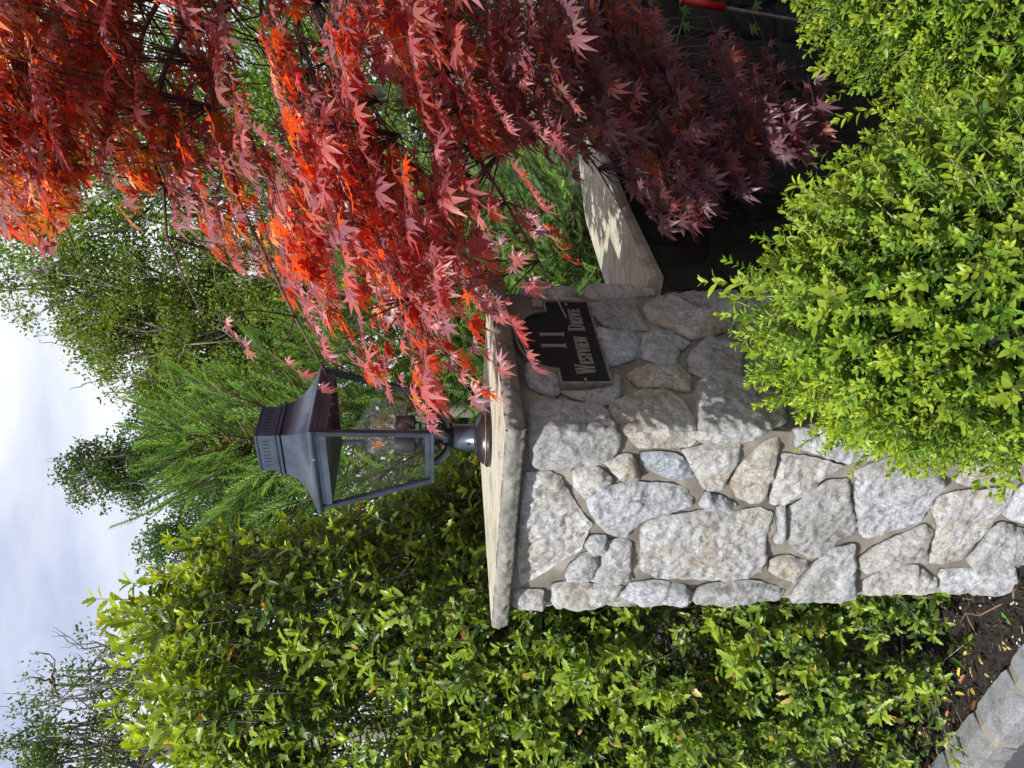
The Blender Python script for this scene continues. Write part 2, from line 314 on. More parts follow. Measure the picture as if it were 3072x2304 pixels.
ST = [(A1, [(470, 95), (700, 95), (900, 130), (930, 190), (760, 235), (520, 225), (420, 190)]), (A1, [(560, 235), (850, 215), (1010, 265), (1000, 292), (640, 300), (560, 300)]),
 (A1, [(965, 120), (1100, 95), (1300, 90), (1520, 100), (1565, 200), (1400, 225), (1200, 245), (1040, 250), (985, 200)]), (A1, [(1030, 275), (1180, 252), (1400, 238), (1418, 350), (1440, 400), (1520, 490), (1350, 495), (1200, 470), (1100, 410), (1020, 330)]),
 (A1, [(1590, 100), (1640, 60), (1800, 60), (1950, 40), (2080, 60), (2200, 120), (2320, 330), (2260, 420), (2000, 310), (1800, 232), (1640, 185)]), (A1, [(1460, 320), (1560, 250), (1700, 225), (1850, 295), (2100, 400), (2240, 480), (2000, 545), (1870, 565), (1700, 490), (1530, 430)]),
 (A1, [(1075, 500), (1200, 512), (1380, 505), (1430, 600), (1440, 720), (1300, 765), (1180, 790), (1130, 680), (1080, 580)]), (A1, [(1460, 560), (1550, 490), (1700, 510), (1870, 600), (1760, 680), (1750, 770), (1600, 780), (1500, 740), (1450, 720)]),
 (A1, [(1845, 760), (1880, 680), (1980, 575), (2150, 600), (2300, 640), (2290, 880), (2060, 900), (1950, 875), (1860, 850)]), (A1, [(1330, 880), (1440, 800), (1600, 790), (1760, 790), (1850, 880), (1870, 960), (1850, 1010), (1650, 960), (1440, 970)]),
 (A1, [(490, 760), (600, 810), (740, 860), (775, 1000), (720, 1030), (600, 1000), (520, 960)]), (A1, [(790, 1000), (900, 998), (1185, 985), (1190, 890), (1290, 890), (1280, 1030), (1240, 1100), (1120, 1110), (900, 1060)]),
 (A0, [(1592, 1194), (1653, 1190), (1725, 1201), (1798, 1209), (1834, 1234), (1859, 1299), (1863, 1324), (1858, 1353), (1839, 1377), (1766, 1398), (1664, 1412), (1595, 1402), (1590, 1300)]),
 (A1, [(1185, 1120), (1300, 1060), (1450, 1000), (1600, 1000), (1700, 1010), (1820, 1100), (1900, 1290), (1910, 1470), (1840, 1520), (1650, 1525), (1420, 1520), (1330, 1400), (1310, 1330), (1200, 1190)]),
 (A0, [(2094, 1136), (2091, 1169), (2098, 1252), (2089, 1335), (2254, 1323), (2293, 1305), (2320, 1275), (2364, 1248), (2350, 1180), (2250, 1130), (2150, 1110)]),
 (A2, [(790, 300), (900, 270), (1010, 300), (1090, 360), (1000, 410), (860, 480), (800, 400)]), (A2, [(985, 215), (1080, 185), (1230, 185), (1260, 290), (1310, 340), (1250, 362), (1140, 362), (1080, 290), (1030, 250)]),
 (A2, [(1285, 170), (1400, 165), (1550, 180), (1640, 250), (1690, 330), (1600, 362), (1500, 350), (1400, 310), (1310, 260)]), (A2, [(1590, 150), (1750, 120), (1900, 105), (2030, 105), (2020, 190), (1950, 300), (1910, 400), (1850, 435), (1750, 430), (1700, 330), (1640, 220)]),
 (A2, [(1765, 455), (1850, 480), (1995, 545), (1950, 575), (1800, 568), (1720, 548)]), (A2, [(430, 330), (620, 310), (700, 360), (760, 480), (850, 620), (920, 700), (865, 800), (845, 880), (700, 960), (560, 1060), (400, 1150), (385, 1000), (405, 600)]),
 (A2, [(890, 500), (1030, 430), (1200, 385), (1300, 392), (1450, 398), (1600, 420), (1665, 500), (1670, 555), (1550, 600), (1480, 628), (1350, 645), (1240, 720), (1180, 790), (1060, 770), (980, 690), (910, 590)]), (A2, [(930, 780), (1030, 785), (1045, 850), (1000, 892), (900, 885), (885, 850)]),
 (A2, [(865, 905), (980, 930), (980, 970), (900, 1118), (720, 1078), (750, 1020)]), (A2, [(1050, 830), (1150, 800), (1228, 830), (1220, 950), (1212, 1060), (1235, 1100), (1100, 1118), (920, 1108), (960, 1040), (1010, 930)]),
 (A0, [(1927, 1593), (1949, 1573), (2010, 1558), (2112, 1544), (2214, 1546), (2276, 1534), (2318, 1549), (2309, 1595), (2296, 1631), (2304, 1675), (2291, 1716), (2210, 1738), (2193, 1741), (2051, 1737), (1970, 1733), (1923, 1713), (1927, 1658)]),
 (A2, [(345, 1180), (570, 1185), (575, 1320), (345, 1328)]), (A2, [(630, 1145), (750, 1112), (900, 1135), (1100, 1145), (1160, 1160), (1100, 1230), (950, 1285), (780, 1295), (640, 1295)]),
 (A2, [(1135, 1220), (1220, 1130), (1400, 1110), (1600, 1145), (1650, 1185), (1640, 1275), (1560, 1295), (1280, 1295), (1200, 1245)]), (A0, [(2075, 1794), (2116, 1765), (2193, 1756), (2276, 1755), (2357, 1778), (2340, 1811), (2188, 1817), (2080, 1811)]),
 (A3, [(385, 370), (450, 310), (535, 270), (552, 340), (528, 430), (498, 560), (450, 705), (340, 720), (240, 660), (220, 580), (270, 480)]), (A3, [(570, 385), (700, 405), (850, 435), (990, 480), (960, 500), (850, 550), (800, 605), (650, 685), (590, 728), (485, 728), (505, 640), (545, 480)]),
 (A3, [(640, 180), (800, 150), (1000, 200), (1350, 290), (1200, 385), (1080, 445), (950, 415), (800, 365), (660, 340)]), (A3, [(1040, 515), (1150, 475), (1300, 420), (1400, 450), (1350, 500), (1200, 535), (1075, 548)]),
 (A3, [(700, 705), (860, 585), (1018, 565), (1035, 640), (1055, 780), (1082, 900), (1000, 955), (950, 998), (850, 1075), (760, 1105), (620, 1018), (615, 900), (622, 760)]), (A3, [(530, 760), (600, 740), (592, 990), (500, 978), (540, 900)]),
 (A3, [(1085, 562), (1300, 520), (1500, 500), (1640, 520), (1685, 590), (1620, 675), (1572, 768), (1530, 828), (1350, 895), (1132, 962), (1102, 900), (1082, 780), (1065, 650)]), (A3, [(490, 1122), (580, 1083), (745, 1132), (678, 1200), (648, 1258), (540, 1210), (483, 1190)]),
 (A3, [(805, 1122), (900, 1042), (1075, 1012), (1072, 1080), (1062, 1200), (1075, 1350), (900, 1372), (600, 1392), (700, 1262)]), (A3, [(1105, 1100), (1200, 1032), (1400, 935), (1535, 875), (1605, 922), (1568, 1010), (1535, 1098), (1400, 1108), (1250, 1158), (1112, 1178)]),
 (A3, [(1642, 880), (1585, 762), (1640, 685), (1750, 652), (1950, 642), (2155, 625), (2125, 718), (2042, 818), (1942, 958), (1855, 1028), (1795, 1115), (1650, 1138), (1575, 1128), (1605, 1020)]), (A3, [(1765, 580), (1800, 500), (1900, 400), (2100, 415), (2260, 400), (2240, 520), (2100, 568), (1950, 598), (1850, 602)]),
 (A3, [(2085, 798), (2150, 700), (2215, 600), (2400, 620), (2380, 850), (2200, 850), (2135, 828)]), (A3, [(1825, 1118), (1905, 1042), (2005, 900), (2080, 855), (2200, 900), (2360, 960), (2300, 1130), (2100, 1148), (1900, 1162)]),
 (A3, [(1140, 1242), (1300, 1182), (1480, 1150), (1555, 1210), (1632, 1240), (1608, 1310), (1500, 1340), (1300, 1352), (1150, 1372), (1120, 1333)]), (A3, [(1645, 1182), (1800, 1172), (2000, 1190), (2165, 1165), (2178, 1250), (2080, 1332), (1900, 1352), (1720, 1352), (1655, 1310)])]
pillar = empty('stone_pillar', 'pale fieldstone gate pillar with wide taupe mortar joints and a flat slab cap', 'pillar', (float(C0[0]), float(C0[1]), 0))
def pm(s, z, h): return pmap(s, z, h) - np.array([C0[0], C0[1], 0])
traced = []
for i, (fn, pts) in enumerate(ST):
    q = [face_sz(*fn(*p)) for p in pts]; q = [(max(-PW - .012, a) if a < 0 else min(PW + .012, a), max(b_, -.05)) for a, b_ in q]
    traced.append(q)
    c_ = np.mean(q, 0); near_sign = i in (1, 10, 11)
    make_stone(q, pm, M['stone'], pillar, i * 1.37 + 1, .0062, proud=.010 if near_sign else .018, rough=.007 if near_sign else .012)
# the stones that the boxwood hides and those of the two far faces
def clear_of(q, margin=.012):
    c = np.mean(q, 0)
    for t_ in traced:
        a = np.array(t_)
        if inpoly([c[0]], [c[1]], t_)[0]: return False
        if inpoly(np.array(q)[:, 0], np.array(q)[:, 1], t_).any(): return False
        if inpoly(a[:, 0], a[:, 1], q).any(): return False
    return True
def quads(s0, s1, z0, z1, ns, nzz):
    sx = np.linspace(s0, s1, ns + 1); g = {}
    for j in range(nzz + 1):
        for i in range(ns + 1):
            g[i, j] = np.array([sx[i], z0 + (z1 - z0) * j / nzz]) + np.array([0 if i in (0, ns) else R.uniform(-.25, .25) * (s1 - s0) / ns, R.uniform(-.22, .22) * (z1 - z0) / nzz if 0 < j < nzz else 0])
    for j in range(nzz):
        for i in range(ns):
            q = np.array([g[i, j], g[i + 1, j], g[i + 1, j + 1], g[i, j + 1]]); c = q.mean(0); d = np.linalg.norm(q - c, axis=1, keepdims=True); yield [tuple(p) for p in c + (q - c) * (1 - .011 / d)]
sd = 200
for s0, s1, z0, z1, a_, b_ in ((.0, PW, -.05, .88, 4, 6), (-PW * .5, 0, -.05, .9, 3, 7), (PW, 2 * PW, -.05, 1.38, 4, 8), (2 * PW, 3 * PW, -.05, 1.38, 4, 8)):
    for q in quads(s0, s1, z0, z1, a_, b_):
        if s0 >= PW or clear_of(q): sd += 1; make_stone(q, pm, M['stone'], pillar, sd * 1.1, .02 if s0 >= PW else .013)
ss = np.linspace(0, 4 * PW, 252, endpoint=False); zz = np.linspace(-.1, 1.405, 150); gs, gz = np.meshgrid(ss, zz)
g3 = np.column_stack([gs.ravel() * 1.0, gz.ravel(), np.zeros(gs.size)])
hh = -.016 + .005 * noiseN(g3, 9, 2, 3.3) + .004 * noiseN(g3, 40, 3, 8.1)
sf = gs.ravel(); zf = gz.ravel(); sg = (sf > .16) & (sf < .565) & (zf > 1.17) & (zf < 1.395); hh[sg] = np.minimum(hh[sg], -.018)
V = pm(sf, zf, hh); ns = len(ss); nzv = len(zz)
idx = np.arange(ns * nzv).reshape(nzv, ns); a = idx[:-1]; b_ = idx[1:]; f = np.stack([a, np.roll(a, -1, 1), np.roll(b_, -1, 1), b_], -1).reshape(-1, 4)
link('mortar', mesh(V, f), M['mortar'], pillar, True)
# cap slab: local grid per side so that the four edges are broken rough
def slab(name, parent, cen, ex, ey, lx, ly, z0, z1, seed, off=(0, 0, 0)):
    n = 130; v = []; per = []
    for k in range(4):
        for i in range(n):
            u = i / n * 2 - 1
            per.append([(u, -1), (1, u), (-u, 1), (-1, -u)][k])
    rows = [(0, z1), (.35, z1)] + [(1, z1 - (z1 - z0) * j / 7) for j in range(8)] + [(.5, z0)]
    cen = np.array(cen); P = []
    for ri, (k, z) in enumerate(rows):
        for (a, b) in per:
            p = cen + ex * a * lx / 2 + ey * b * ly / 2; nn = unit(ex * (a if abs(a) > .999 else 0) + ey * (b if abs(b) > .999 else 0))
            q = Vector((p[0] * 22 + seed, p[1] * 22, z * 30)); w = noise.fractal(q * 2.2, 1, 2, 4) * .006 + noise.noise(q * .5) * .006
            if ri < 2: p = cen + (p - cen) * (.0 if ri == 0 else .97); zz_ = z
            elif ri < 10:
                e = (ri - 2) / 7; p = p + nn * (w - .006 + .008 * math.sin(math.pi * min(1, e * 1.1)) - (.0 if ri > 2 else .004)); zz_ = z + (noise.noise(q * .6) * .0015 if ri == 2 else 0)
            else: p = cen + (p - cen) * .9; zz_ = z
            P.append((p[0] - off[0], p[1] - off[1], zz_ - off[2]))
    m_ = len(per); f = [(i * m_ + j, i * m_ + (j + 1) % m_, (i + 1) * m_ + (j + 1) % m_, (i + 1) * m_ + j) for i in range(len(rows) - 1) for j in range(m_)]
    me = mesh(P, f); o = link(name, me, M['cap'], parent); me.materials.append(M['capedge'])
    for i, p in enumerate(me.polygons):
        r = i // m_; p.material_index = 1 if 2 <= r else 0; p.use_smooth = r >= 2
    me.validate(); me.update()
    me.flip_normals()
    return o
exv = np.array([dR[0], dR[1]]); eyv = np.array([dL[0], dL[1]])
slab('cap_slab', pillar, CAPC + (dL * .683 + dR * .687) / 2, exv, eyv, .687, .683, 1.409, 1.452, 4.2, (C0[0], C0[1], 0))
# ------------------------------------------------------------------ address plaque on the right face
plq = empty('address_plaque', 'black arched address plaque with raised bronze lettering in the pillar', 'plaque', (float(C0[0]), float(C0[1]), 1.185))
PC = .3625
def sgn(s, z, h):
    p = C0 + dR * s - dL * h; p = p + dL * .005; return (p[0] - C0[0], p[1] - C0[1], z - 1.185)
def outline(g=0.):
    o = [(.177 - g, 1.185 - g), (.548 + g, 1.185 - g), (.548 + g, 1.301 + g), (.494 + g, 1.301 + g)]
    o += [(PC + (.130 + g) * math.cos(a), 1.306 + (.085 + g) * math.sin(a)) for a in np.linspace(.03, math.pi - .03, 27)]
    return o + [(.231 - g, 1.301 + g), (.177 - g, 1.301 + g)]
mb = MB(); oo = outline(); nn_ = len(oo); mb.add([sgn(s, z, .004) for s, z in oo] + [sgn(s, z, -.02) for s, z in oo], [tuple(range(nn_))] + [(i, nn_ + i, nn_ + (i + 1) % nn_, (i + 1) % nn_) for i in range(nn_)]); mb.build('plate', M['plaque'], plq)
mb = MB(); ou = outline(.006); ring = [[sgn(s, z, h) for s, z in o_] for o_, h in ((oo, .004), (oo, .0085), (ou, .008), (ou, -.02))]
mb.add([p for r in ring for p in r], [(k * nn_ + i, k * nn_ + (i + 1) % nn_, (k + 1) * nn_ + (i + 1) % nn_, (k + 1) * nn_ + i) for k in range(3) for i in range(nn_)]); mb.build('rim', M['bronze'], plq)
def seg(mbx, p, q, w):
    p = Vector(p); q = Vector(q); d = (q - p); d.normalize(); n_ = Vector((-d.y, d.x)) * w / 2
    c4 = [p + n_, q + n_, q - n_, p - n_]; c5 = [(c - (p + q) / 2) * .86 + (p + q) / 2 for c in c4]
    hi = [sgn(p.x + (c.x - p.x) , c.y, .0085) for c in c4]; mbx.add([sgn(c.x, c.y, .004) for c in c4] + hi, [(4, 5, 6, 7), (0, 1, 5, 4), (1, 2, 6, 5), (2, 3, 7, 6), (3, 0, 4, 7)])
K, T_ = 1.0, .42   # thick and thin strokes
arc = lambda cx, cy, rx, ry, a0, a1, n=8: [(cx + rx * math.cos(math.radians(a0 + (a1 - a0) * i / n)), cy + ry * math.sin(math.radians(a0 + (a1 - a0) * i / n))) for i in range(n + 1)]
G = {'W': (1.15, [([(.08, 1), (.32, 0)], K), ([(.32, 0), (.55, .95)], T_), ([(.52, 1), (.8, 0)], K), ([(.8, 0), (1.08, 1)], T_), ([(-.03, 1), (.22, 1)], T_), ([(.42, 1), (.66, 1)], T_), ([(.95, 1), (1.18, 1)], T_)]),
 'E': (.62, [([(.15, 0), (.15, 1)], K), ([(0, 0), (.56, 0), (.6, .2)], T_), ([(0, 1), (.54, 1), (.57, .82)], T_), ([(.15, .52), (.42, .52)], T_), ([(.42, .4), (.42, .64)], T_)]),
 'S': (.55, [([(.46, .78)] + arc(.27, .75, .19, .25, 20, 235)[1:] + [(.3, .5)] + arc(.27, .26, .21, .26, 60, -160), K * .75), ([(.05, 0), (.05, .26)], T_), ([(.47, .75), (.47, 1)], T_)]),
 'T': (.7, [([(.35, 0), (.35, 1)], K), ([(0, .8), (.03, 1), (.67, 1), (.7, .8)], T_), ([(.2, 0), (.5, 0)], T_)]),
 'V': (.78, [([(.1, 1), (.4, 0)], K), ([(.4, 0), (.68, 1)], T_), ([(-.02, 1), (.24, 1)], T_), ([(.55, 1), (.8, 1)], T_)]),
 'I': (.32, [([(.16, 0), (.16, 1)], K), ([(0, 0), (.32, 0)], T_), ([(0, 1), (.32, 1)], T_)]),
 'D': (.76, [([(.15, 0), (.15, 1)], K), ([(0, 0), (.3, 0)] + arc(.3, .5, .4, .5, -88, 88, 12) + [(.3, 1), (0, 1)], K * .7)]),
 'R': (.74, [([(.15, 0), (.15, 1)], K), ([(0, 1), (.34, 1)] + arc(.34, .76, .24, .24, 85, -85, 8) + [(.15, .52)], K * .65), ([(.32, .52), (.66, 0)], K * .9), ([(0, 0), (.3, 0)], T_), ([(.58, 0), (.76, 0)], T_)]),
 '1': (.4, [([(.2, 0), (.2, 1)], K), ([(.02, 0), (.38, 0)], T_), ([(.06, .9), (.2, 1)], T_)])}
def write(txt, s0, s1, z, hs, thick):
    tot = sum(G[c][0] * h_ + .012 * h_ / .04 * .55 for c, h_ in zip(txt, hs)); k = (s1 - s0) / (tot - .005); x = s0
    for c, h_ in zip(txt, hs):
        mbx = MB(); 
        for pl, w in G[c][1]:
            for p, q in zip(pl[:-1], pl[1:]): seg(mbx, (x + p[0] * h_ * k, z + p[1] * h_), (x + q[0] * h_ * k, z + q[1] * h_), thick * w * (1.1 if w == K else 1))
        mbx.build('letter' if c != '1' else 'numeral', M['letter'], plq); x += (G[c][0] * h_ + .012 * h_ / .04 * .55) * k
write('WESTVIEW', .212, .372, 1.214, [.047] + [.032] * 7, .0040); write('DRIVE', .402, .508, 1.212, [.042] + [.031] * 4, .0040)
write('1', .322, .344, 1.272, [.062], .0065); write('1', .374, .396, 1.271, [.062], .0065)
mb = MB()
for s_, z_ in ((.190, 1.243), (.535, 1.243)): mb = MB(); c_ = sgn(s_, z_, .0045); mb.lathe([(.0001, .0035), (.0028, .003), (.0042, 0)], 12); o = mb.build('screw', M['letter'], plq); o.location = c_; o.rotation_euler = Vector((.8, -.6, 0)).to_track_quat('Z', 'Y').to_euler()
# ------------------------------------------------------------------ the lantern
LX, LY = -.143, 2.075
lan = empty('pillar_lantern', 'dark bronze four-sided lantern with three clear bulbs standing on the pillar cap', 'lantern', (LX, LY, 1.4525), math.atan2(.8, .6))
mb = MB(); mb.lathe([(.0, .0), (.081, 0), (.081, .010), (.078, .013), (.074, .014), (.073, .019), (.066, .027), (.055, .036), (.043, .041), (.038, .042)], 40); mb.build('base_flange', M['metalworn'], lan, True)
mb = MB(); mb.lathe([(.0735, .0138), (.0752, .0142), (.0752, .0162), (.0735, .0166)], 40); mb.build('worn_rim', M['copper'], lan, True)
mb = MB(); mb.lathe([(.0385, .042), (.0385, .046), (.036, .048), (.0355, .094), (.034, .098), (.026, .104), (.020, .112), (.018, .120), (.022, .124), (.022, .128), (.016, .131), (.016, .150)], 36); mb.build('stem', M['metal'], lan, True)
mb = MB(); mb.lathe([(0, .003), (.003, .002), (.004, 0)], 10); o = mb.build('set_screw', M['metalworn'], lan); o.location = (-.036, -.006, .060); o.rotation_euler = (0, -math.pi / 2, 0)
for k in range(4):
    a = math.pi / 4 + k * math.pi / 2; ca, sa = math.cos(a), math.sin(a); mb = MB(); pts = []
    for i in range(13):
        t_ = i / 12; r_ = .018 + .048 * math.sin(t_ * math.pi * .62); z_ = .112 + .044 * (1 - math.cos(t_ * math.pi)) / 2 ; pts.append((ca * r_, sa * r_, z_))
    mb.tube(pts, [.0115 - .003 * abs(i / 6 - 1) for i in range(13)], 8); pts2 = [(ca * (.030 + .011 * math.cos(q)), sa * (.030 + .011 * math.cos(q)), .143 + .010 * math.sin(q)) for q in np.linspace(0, 5.2, 12)]; mb.tube(pts2, .0055, 6); mb.build('scroll_bracket', M['metal'], lan, True)
zb, zt, hb, ht = .160, .440, .080, .128
mb = MB(); mb.box((0, 0, .1545), (.172, .172, .009)); mb.build('bottom_plate', M['metal'], lan)
cs = [(-1, -1), (1, -1), (1, 1), (-1, 1)]
for i, (x, y) in enumerate(cs):
    mb = MB(); mb.beam((x * hb, y * hb, zb - .002), (x * ht, y * ht, zt), .013, .013, (1, 0, 0)); mb.build('corner_post', M['metal'], lan)
    x2, y2 = cs[(i + 1) % 4]
    mb = MB(); nx, ny = (x + x2) / 2, (y + y2) / 2
    mb.beam((x * hb * .93 + 0 * nx, y * hb * .93, zb + .007), (x2 * hb * .93, y2 * hb * .93, zb + .007), .010, .012, (nx, ny, 0)); mb.build('bottom_rail', M['metal'], lan)
    mb = MB(); mb.beam((x * ht * .965, y * ht * .965, zt - .014), (x2 * ht * .965, y2 * ht * .965, zt - .014), .010, .026, (nx, ny, 0)); mb.build('top_rail', M['metal'], lan)
    mb = MB(); hb1 = hb - .001; ht1 = ht - .008; P = []
    for d_ in (0, .003):
        for (xx, yy, hh_, z_) in ((x, y, hb1, zb + .012), (x2, y2, hb1, zb + .012), (x2, y2, ht1, zt - .026), (x, y, ht1, zt - .026)): 
            px, py = (xx * hh_ * .94, yy * hh_ * .94); P.append((px + nx * (hh_ * .06 - d_), py + ny * (hh_ * .06 - d_), z_))
    mb.add(P[:4], [(0, 1, 2, 3)]); mb.build('glass_pane', M['glass'], lan)
prof = [(.124, .436), (.139, .440), (.140, .449), (.136, .453), (.126, .458), (.113, .466), (.100, .476), (.088, .488), (.078, .502), (.071, .516), (.067, .529), (.0655, .536)]
mb = MB()
for i in range(4):
    (x, y), (x2, y2) = cs[i], cs[(i + 1) % 4]; v = []
    for h_, z_ in prof:
        for q in np.linspace(0, 1, 5): v.append(((x + (x2 - x) * q) * h_, (y + (y2 - y) * q) * h_, z_))
    mb.add(v, [(a * 5 + j, a * 5 + j + 1, a * 5 + 6 + j, a * 5 + 5 + j) for a in range(len(prof) - 1) for j in range(4)])
rf = mb.build('roof', M['metal'], lan, True)
mb = MB(); mb.box((0, 0, .4365), (.246, .246, .003)); mb.build('roof_underside', M['metal'], lan)
for z_, h_ in ((.540, .0700), (.552, .0655)):
    mb = MB(); mb.box((0, 0, z_), (h_ * 2, h_ * 2, .006)); mb.build('collar_band', M['metal'], lan)
mb = MB(); mb.box((0, 0, .546), (.124, .124, .006)); mb.box((0, 0, .576), (.1180, .1180, .042)); vb = mb.build('vent_box', M['metal'], lan)
mb = MB(); mb.box((0, 0, .599), (.1240, .1240, .005)); mb.build('vent_cap', M['metal'], lan)
for sgx in (-1, 1):
    for ax in (0, 1):
        for k in range(8):
            mb = MB(); o_ = (k - 3.5) * .0118; c_ = (sgx * .0591, o_, .576) if ax == 0 else (o_, sgx * .0591, .576); mb.box(c_, (.001, .0022, .017) if ax == 0 else (.0022, .001, .017)); mb.build('vent_slot', M['slot'], vb)
for k in range(4):
    a = k * math.pi / 2; mb = MB(); mb.lathe([(0, .002), (.0025, .001), (.003, 0)], 8); o = mb.build('roof_screw', M['chrome'], lan); o.location = (.1402 * math.cos(a) + .05 * -math.sin(a), .1402 * math.sin(a) + .05 * math.cos(a), .444); o.rotation_euler = Vector((math.cos(a), math.sin(a), 0)).to_track_quat('Z', 'Y').to_euler()
mb = MB(); mb.tube([(0, 0, .158), (0, 0, .19)], .008, 12); mb.build('centre_post', M['metal'], lan, True)
for k in range(3):
    a = math.radians(120 * k - 43); x, y = .041 * math.cos(a), .040 * math.sin(a)
    sk = empty('x', None, None); bpy.data.objects.remove(sk)
    mb = MB(); mb.lathe([(0, .252), (.018, .252), (.0195, .250), (.0195, .203), (.018, .200), (0, .200)], 24, (x, y, 0)); sk = mb.build('socket', M['socket'], lan, True)
    mb = MB(); mb.tube([(0, 0, .186), (x, y, .188), (x, y, .2005)], .0045, 8); mb.build('socket_arm', M['metal'], sk, True)
    mb = MB(); mb.lathe([(.012, .2525), (.0125, .262), (.015, .271), (.021, .282), (.0265, .294), (.0285, .306), (.0265, .319), (.020, .329), (.010, .3345), (.0001, .336)], 24, (x, y, 0)); bl = mb.build('bulb', M['bulb'], lan, True)
    mb = MB(); mb.lathe([(.0001, .262), (.004, .262), (.003, .280), (.0015, .291), (.0001, .292)], 8, (x, y, 0)); mb.build('bulb_stem', M['bulb'], bl, True)
    mb = MB()
    for j in range(4):
        q = j * math.pi / 2 + .4; mb.tube([(x + .003 * math.cos(q), y + .003 * math.sin(q), .279), (x + .010 * math.cos(q + .7), y + .010 * math.sin(q + .7), .313)], .0013, 5)
    mb.build('filament', M['filament'], bl)
mb = MB(); mb.box((-.0400 - .0193, .0, .228), (.001, .006, .022));
# ------------------------------------------------------------------ ground, road, kerb
def sheet(name, x0, x1, y0, y1, z, mt, nx=2, ny=2, amp=0, sc=1):
    v = []; f = []
    for j in range(ny + 1):
        for i in range(nx + 1):
            x = x0 + (x1 - x0) * i / nx; y = y0 + (y1 - y0) * j / ny; v.append((x, y, z + (amp * noise.fractal(Vector((x * sc, y * sc, 1)), 1, 2, 4) if amp else 0)))
    for j in range(ny):
        for i in range(nx): a = j * (nx + 1) + i; f.append((a, a + 1, a + nx + 2, a + nx + 1))
    return link(name, mesh(v, f), mt, smooth=True, kind='structure')
m, t, b = mat('grass_ground'); M['lawn'] = m; n = tex(t, 'ShaderNodeTexNoise', 3, Detail=8, Roughness=.7); t.links.new(ramp(t, n.outputs[0], [(.3, (.03, .05, .015)), (.7, (.07, .10, .03))]), b.inputs['Base Color']); b.inputs['Roughness'].default_value = .95; bump(t, b, n.outputs[0], 1, .05)
sheet('ground', -400, 400, -60, 700, -.16, M['lawn'], 40, 40, .1, .05)
kd = np.array([.8, -.6]); kn = np.array([-.6, -.8])     # along the kerb, towards the road
K0 = np.array([-1.232, 2.335])
def strip(name, w0, w1, z, mt, l0=-6, l1=9, nl=300, nw=1, amp=0, sc=20):
    v = []; f = []
    for j in range(nw + 1):
        for i in range(nl + 1):
            p = K0 + kd * (l0 + (l1 - l0) * i / nl) + kn * (w0 + (w1 - w0) * j / nw); v.append((p[0], p[1], z + (amp * noise.fractal(Vector((p[0] * sc, p[1] * sc, 0)), 1, 2, 4) if amp else 0)))
    for j in range(nw):
        for i in range(nl): a = j * (nl + 1) + i; f.append((a + nl + 1, a + nl + 2, a + 1, a))
    return link(name, mesh(v, f), mt, smooth=True, kind='structure')
strip('planting_bed', -8, .01, -.004, M['soil'], -4, 6, 260, 220, .014, 14)
strip('road', .105, 9, -.055, M['road'], -30, 40, 60, 8)
kb = empty('granite_kerb', 'grey granite block kerb with pale mortar joints along the edge of the dark road', 'kerb', (float(K0[0]), float(K0[1]), 0))
def kmap(u, w, z): p = kd * u + kn * w; return (p[0], p[1], z)
u = -1.3; i = 0
while u < 2.4:
    ln = .205 + R.uniform(-.015, .02); n = 9; v = []; prof = [(.0, -.12), (.0, .006), (.006, .018), (.055, .024), (.104, .020), (.115, .008), (.126, -.07), (.128, -.14)]
    for a_ in range(n + 1):
        e = 0.006 * (1 if a_ in (0, n) else 0)
        for w_, z_ in prof:
            q = Vector((u * 9 + a_ * .9, w_ * 30, z_ * 30)); k = noise.fractal(q, 1, 2, 3)
            v.append(kmap(u + ln * a_ / n, w_ + k * .007, z_ + k * .006 - (e if z_ > 0 else 0)))
    m_ = len(prof); f = [(a_ * m_ + j, a_ * m_ + j + 1, (a_ + 1) * m_ + j + 1, (a_ + 1) * m_ + j) for a_ in range(n) for j in range(m_ - 1)] + [tuple(range(m_ - 1, -1, -1)), tuple(n * m_ + j for j in range(m_))]
    me = mesh(v, f); link('kerb_block', me, M['granite'], kb); me.flip_normals() if False else None
    g = .028; v = []
    for a_ in (0, 1):
        for w_, z_ in ((.002, -.12), (.002, .002), (.055, .017), (.102, .013), (.112, .003), (.122, -.07), (.123, -.14)): v.append(kmap(u + ln - .002 + (g + .004) * a_, w_, z_))
    link('mortar_joint', mesh(v, [(j, j + 1, j + 8, j + 7) for j in range(6)]), M['joint'], kb); u += ln + g; i += 1
# ------------------------------------------------------------------ low wall behind
lw = empty('low_stone_wall', 'low dark fieldstone wall with pale slab coping running back from the pillar under the maple', 'wall', (.3, 2.2, 0))
WP = [np.array(p) for p in ((.16, 2.28), (.47, 2.69), (.78, 3.06), (1.15, 3.24), (1.7, 3.25), (2.6, 3.1))]
cum = [0]
for a, b in zip(WP[:-1], WP[1:]): cum.append(cum[-1] + np.linalg.norm(b - a))
def wpos(s):
    s = min(max(s, 0), cum[-1] - 1e-6); k = max(i for i in range(len(cum) - 1) if cum[i] <= s); d = unit(WP[k + 1] - WP[k]); p = WP[k] + d * (s - cum[k]); k0 = cum[k]; k1 = cum[k + 1]
    dn = d.copy(); e = .12
    if s - k0 < e and k > 0: w = .5 - .5 * (s - k0) / e; dn = unit(d * (1 - w) + unit(WP[k] - WP[k - 1]) * w)
    if k1 - s < e and k < len(cum) - 2: w = .5 - .5 * (k1 - s) / e; dn = unit(d * (1 - w) + unit(WP[k + 2] - WP[k + 1]) * w)
    return p, dn
def wmap(s, z, h):
    o = []
    for a, z_, h_ in zip(np.atleast_1d(s), np.atleast_1d(z), np.atleast_1d(h)):
        p, d = wpos(a); n_ = np.array([d[1], -d[0]]); q = p + n_ * (h_ + .14); o.append((q[0] - .3, q[1] - 2.2, z_))
    return np.array(o)
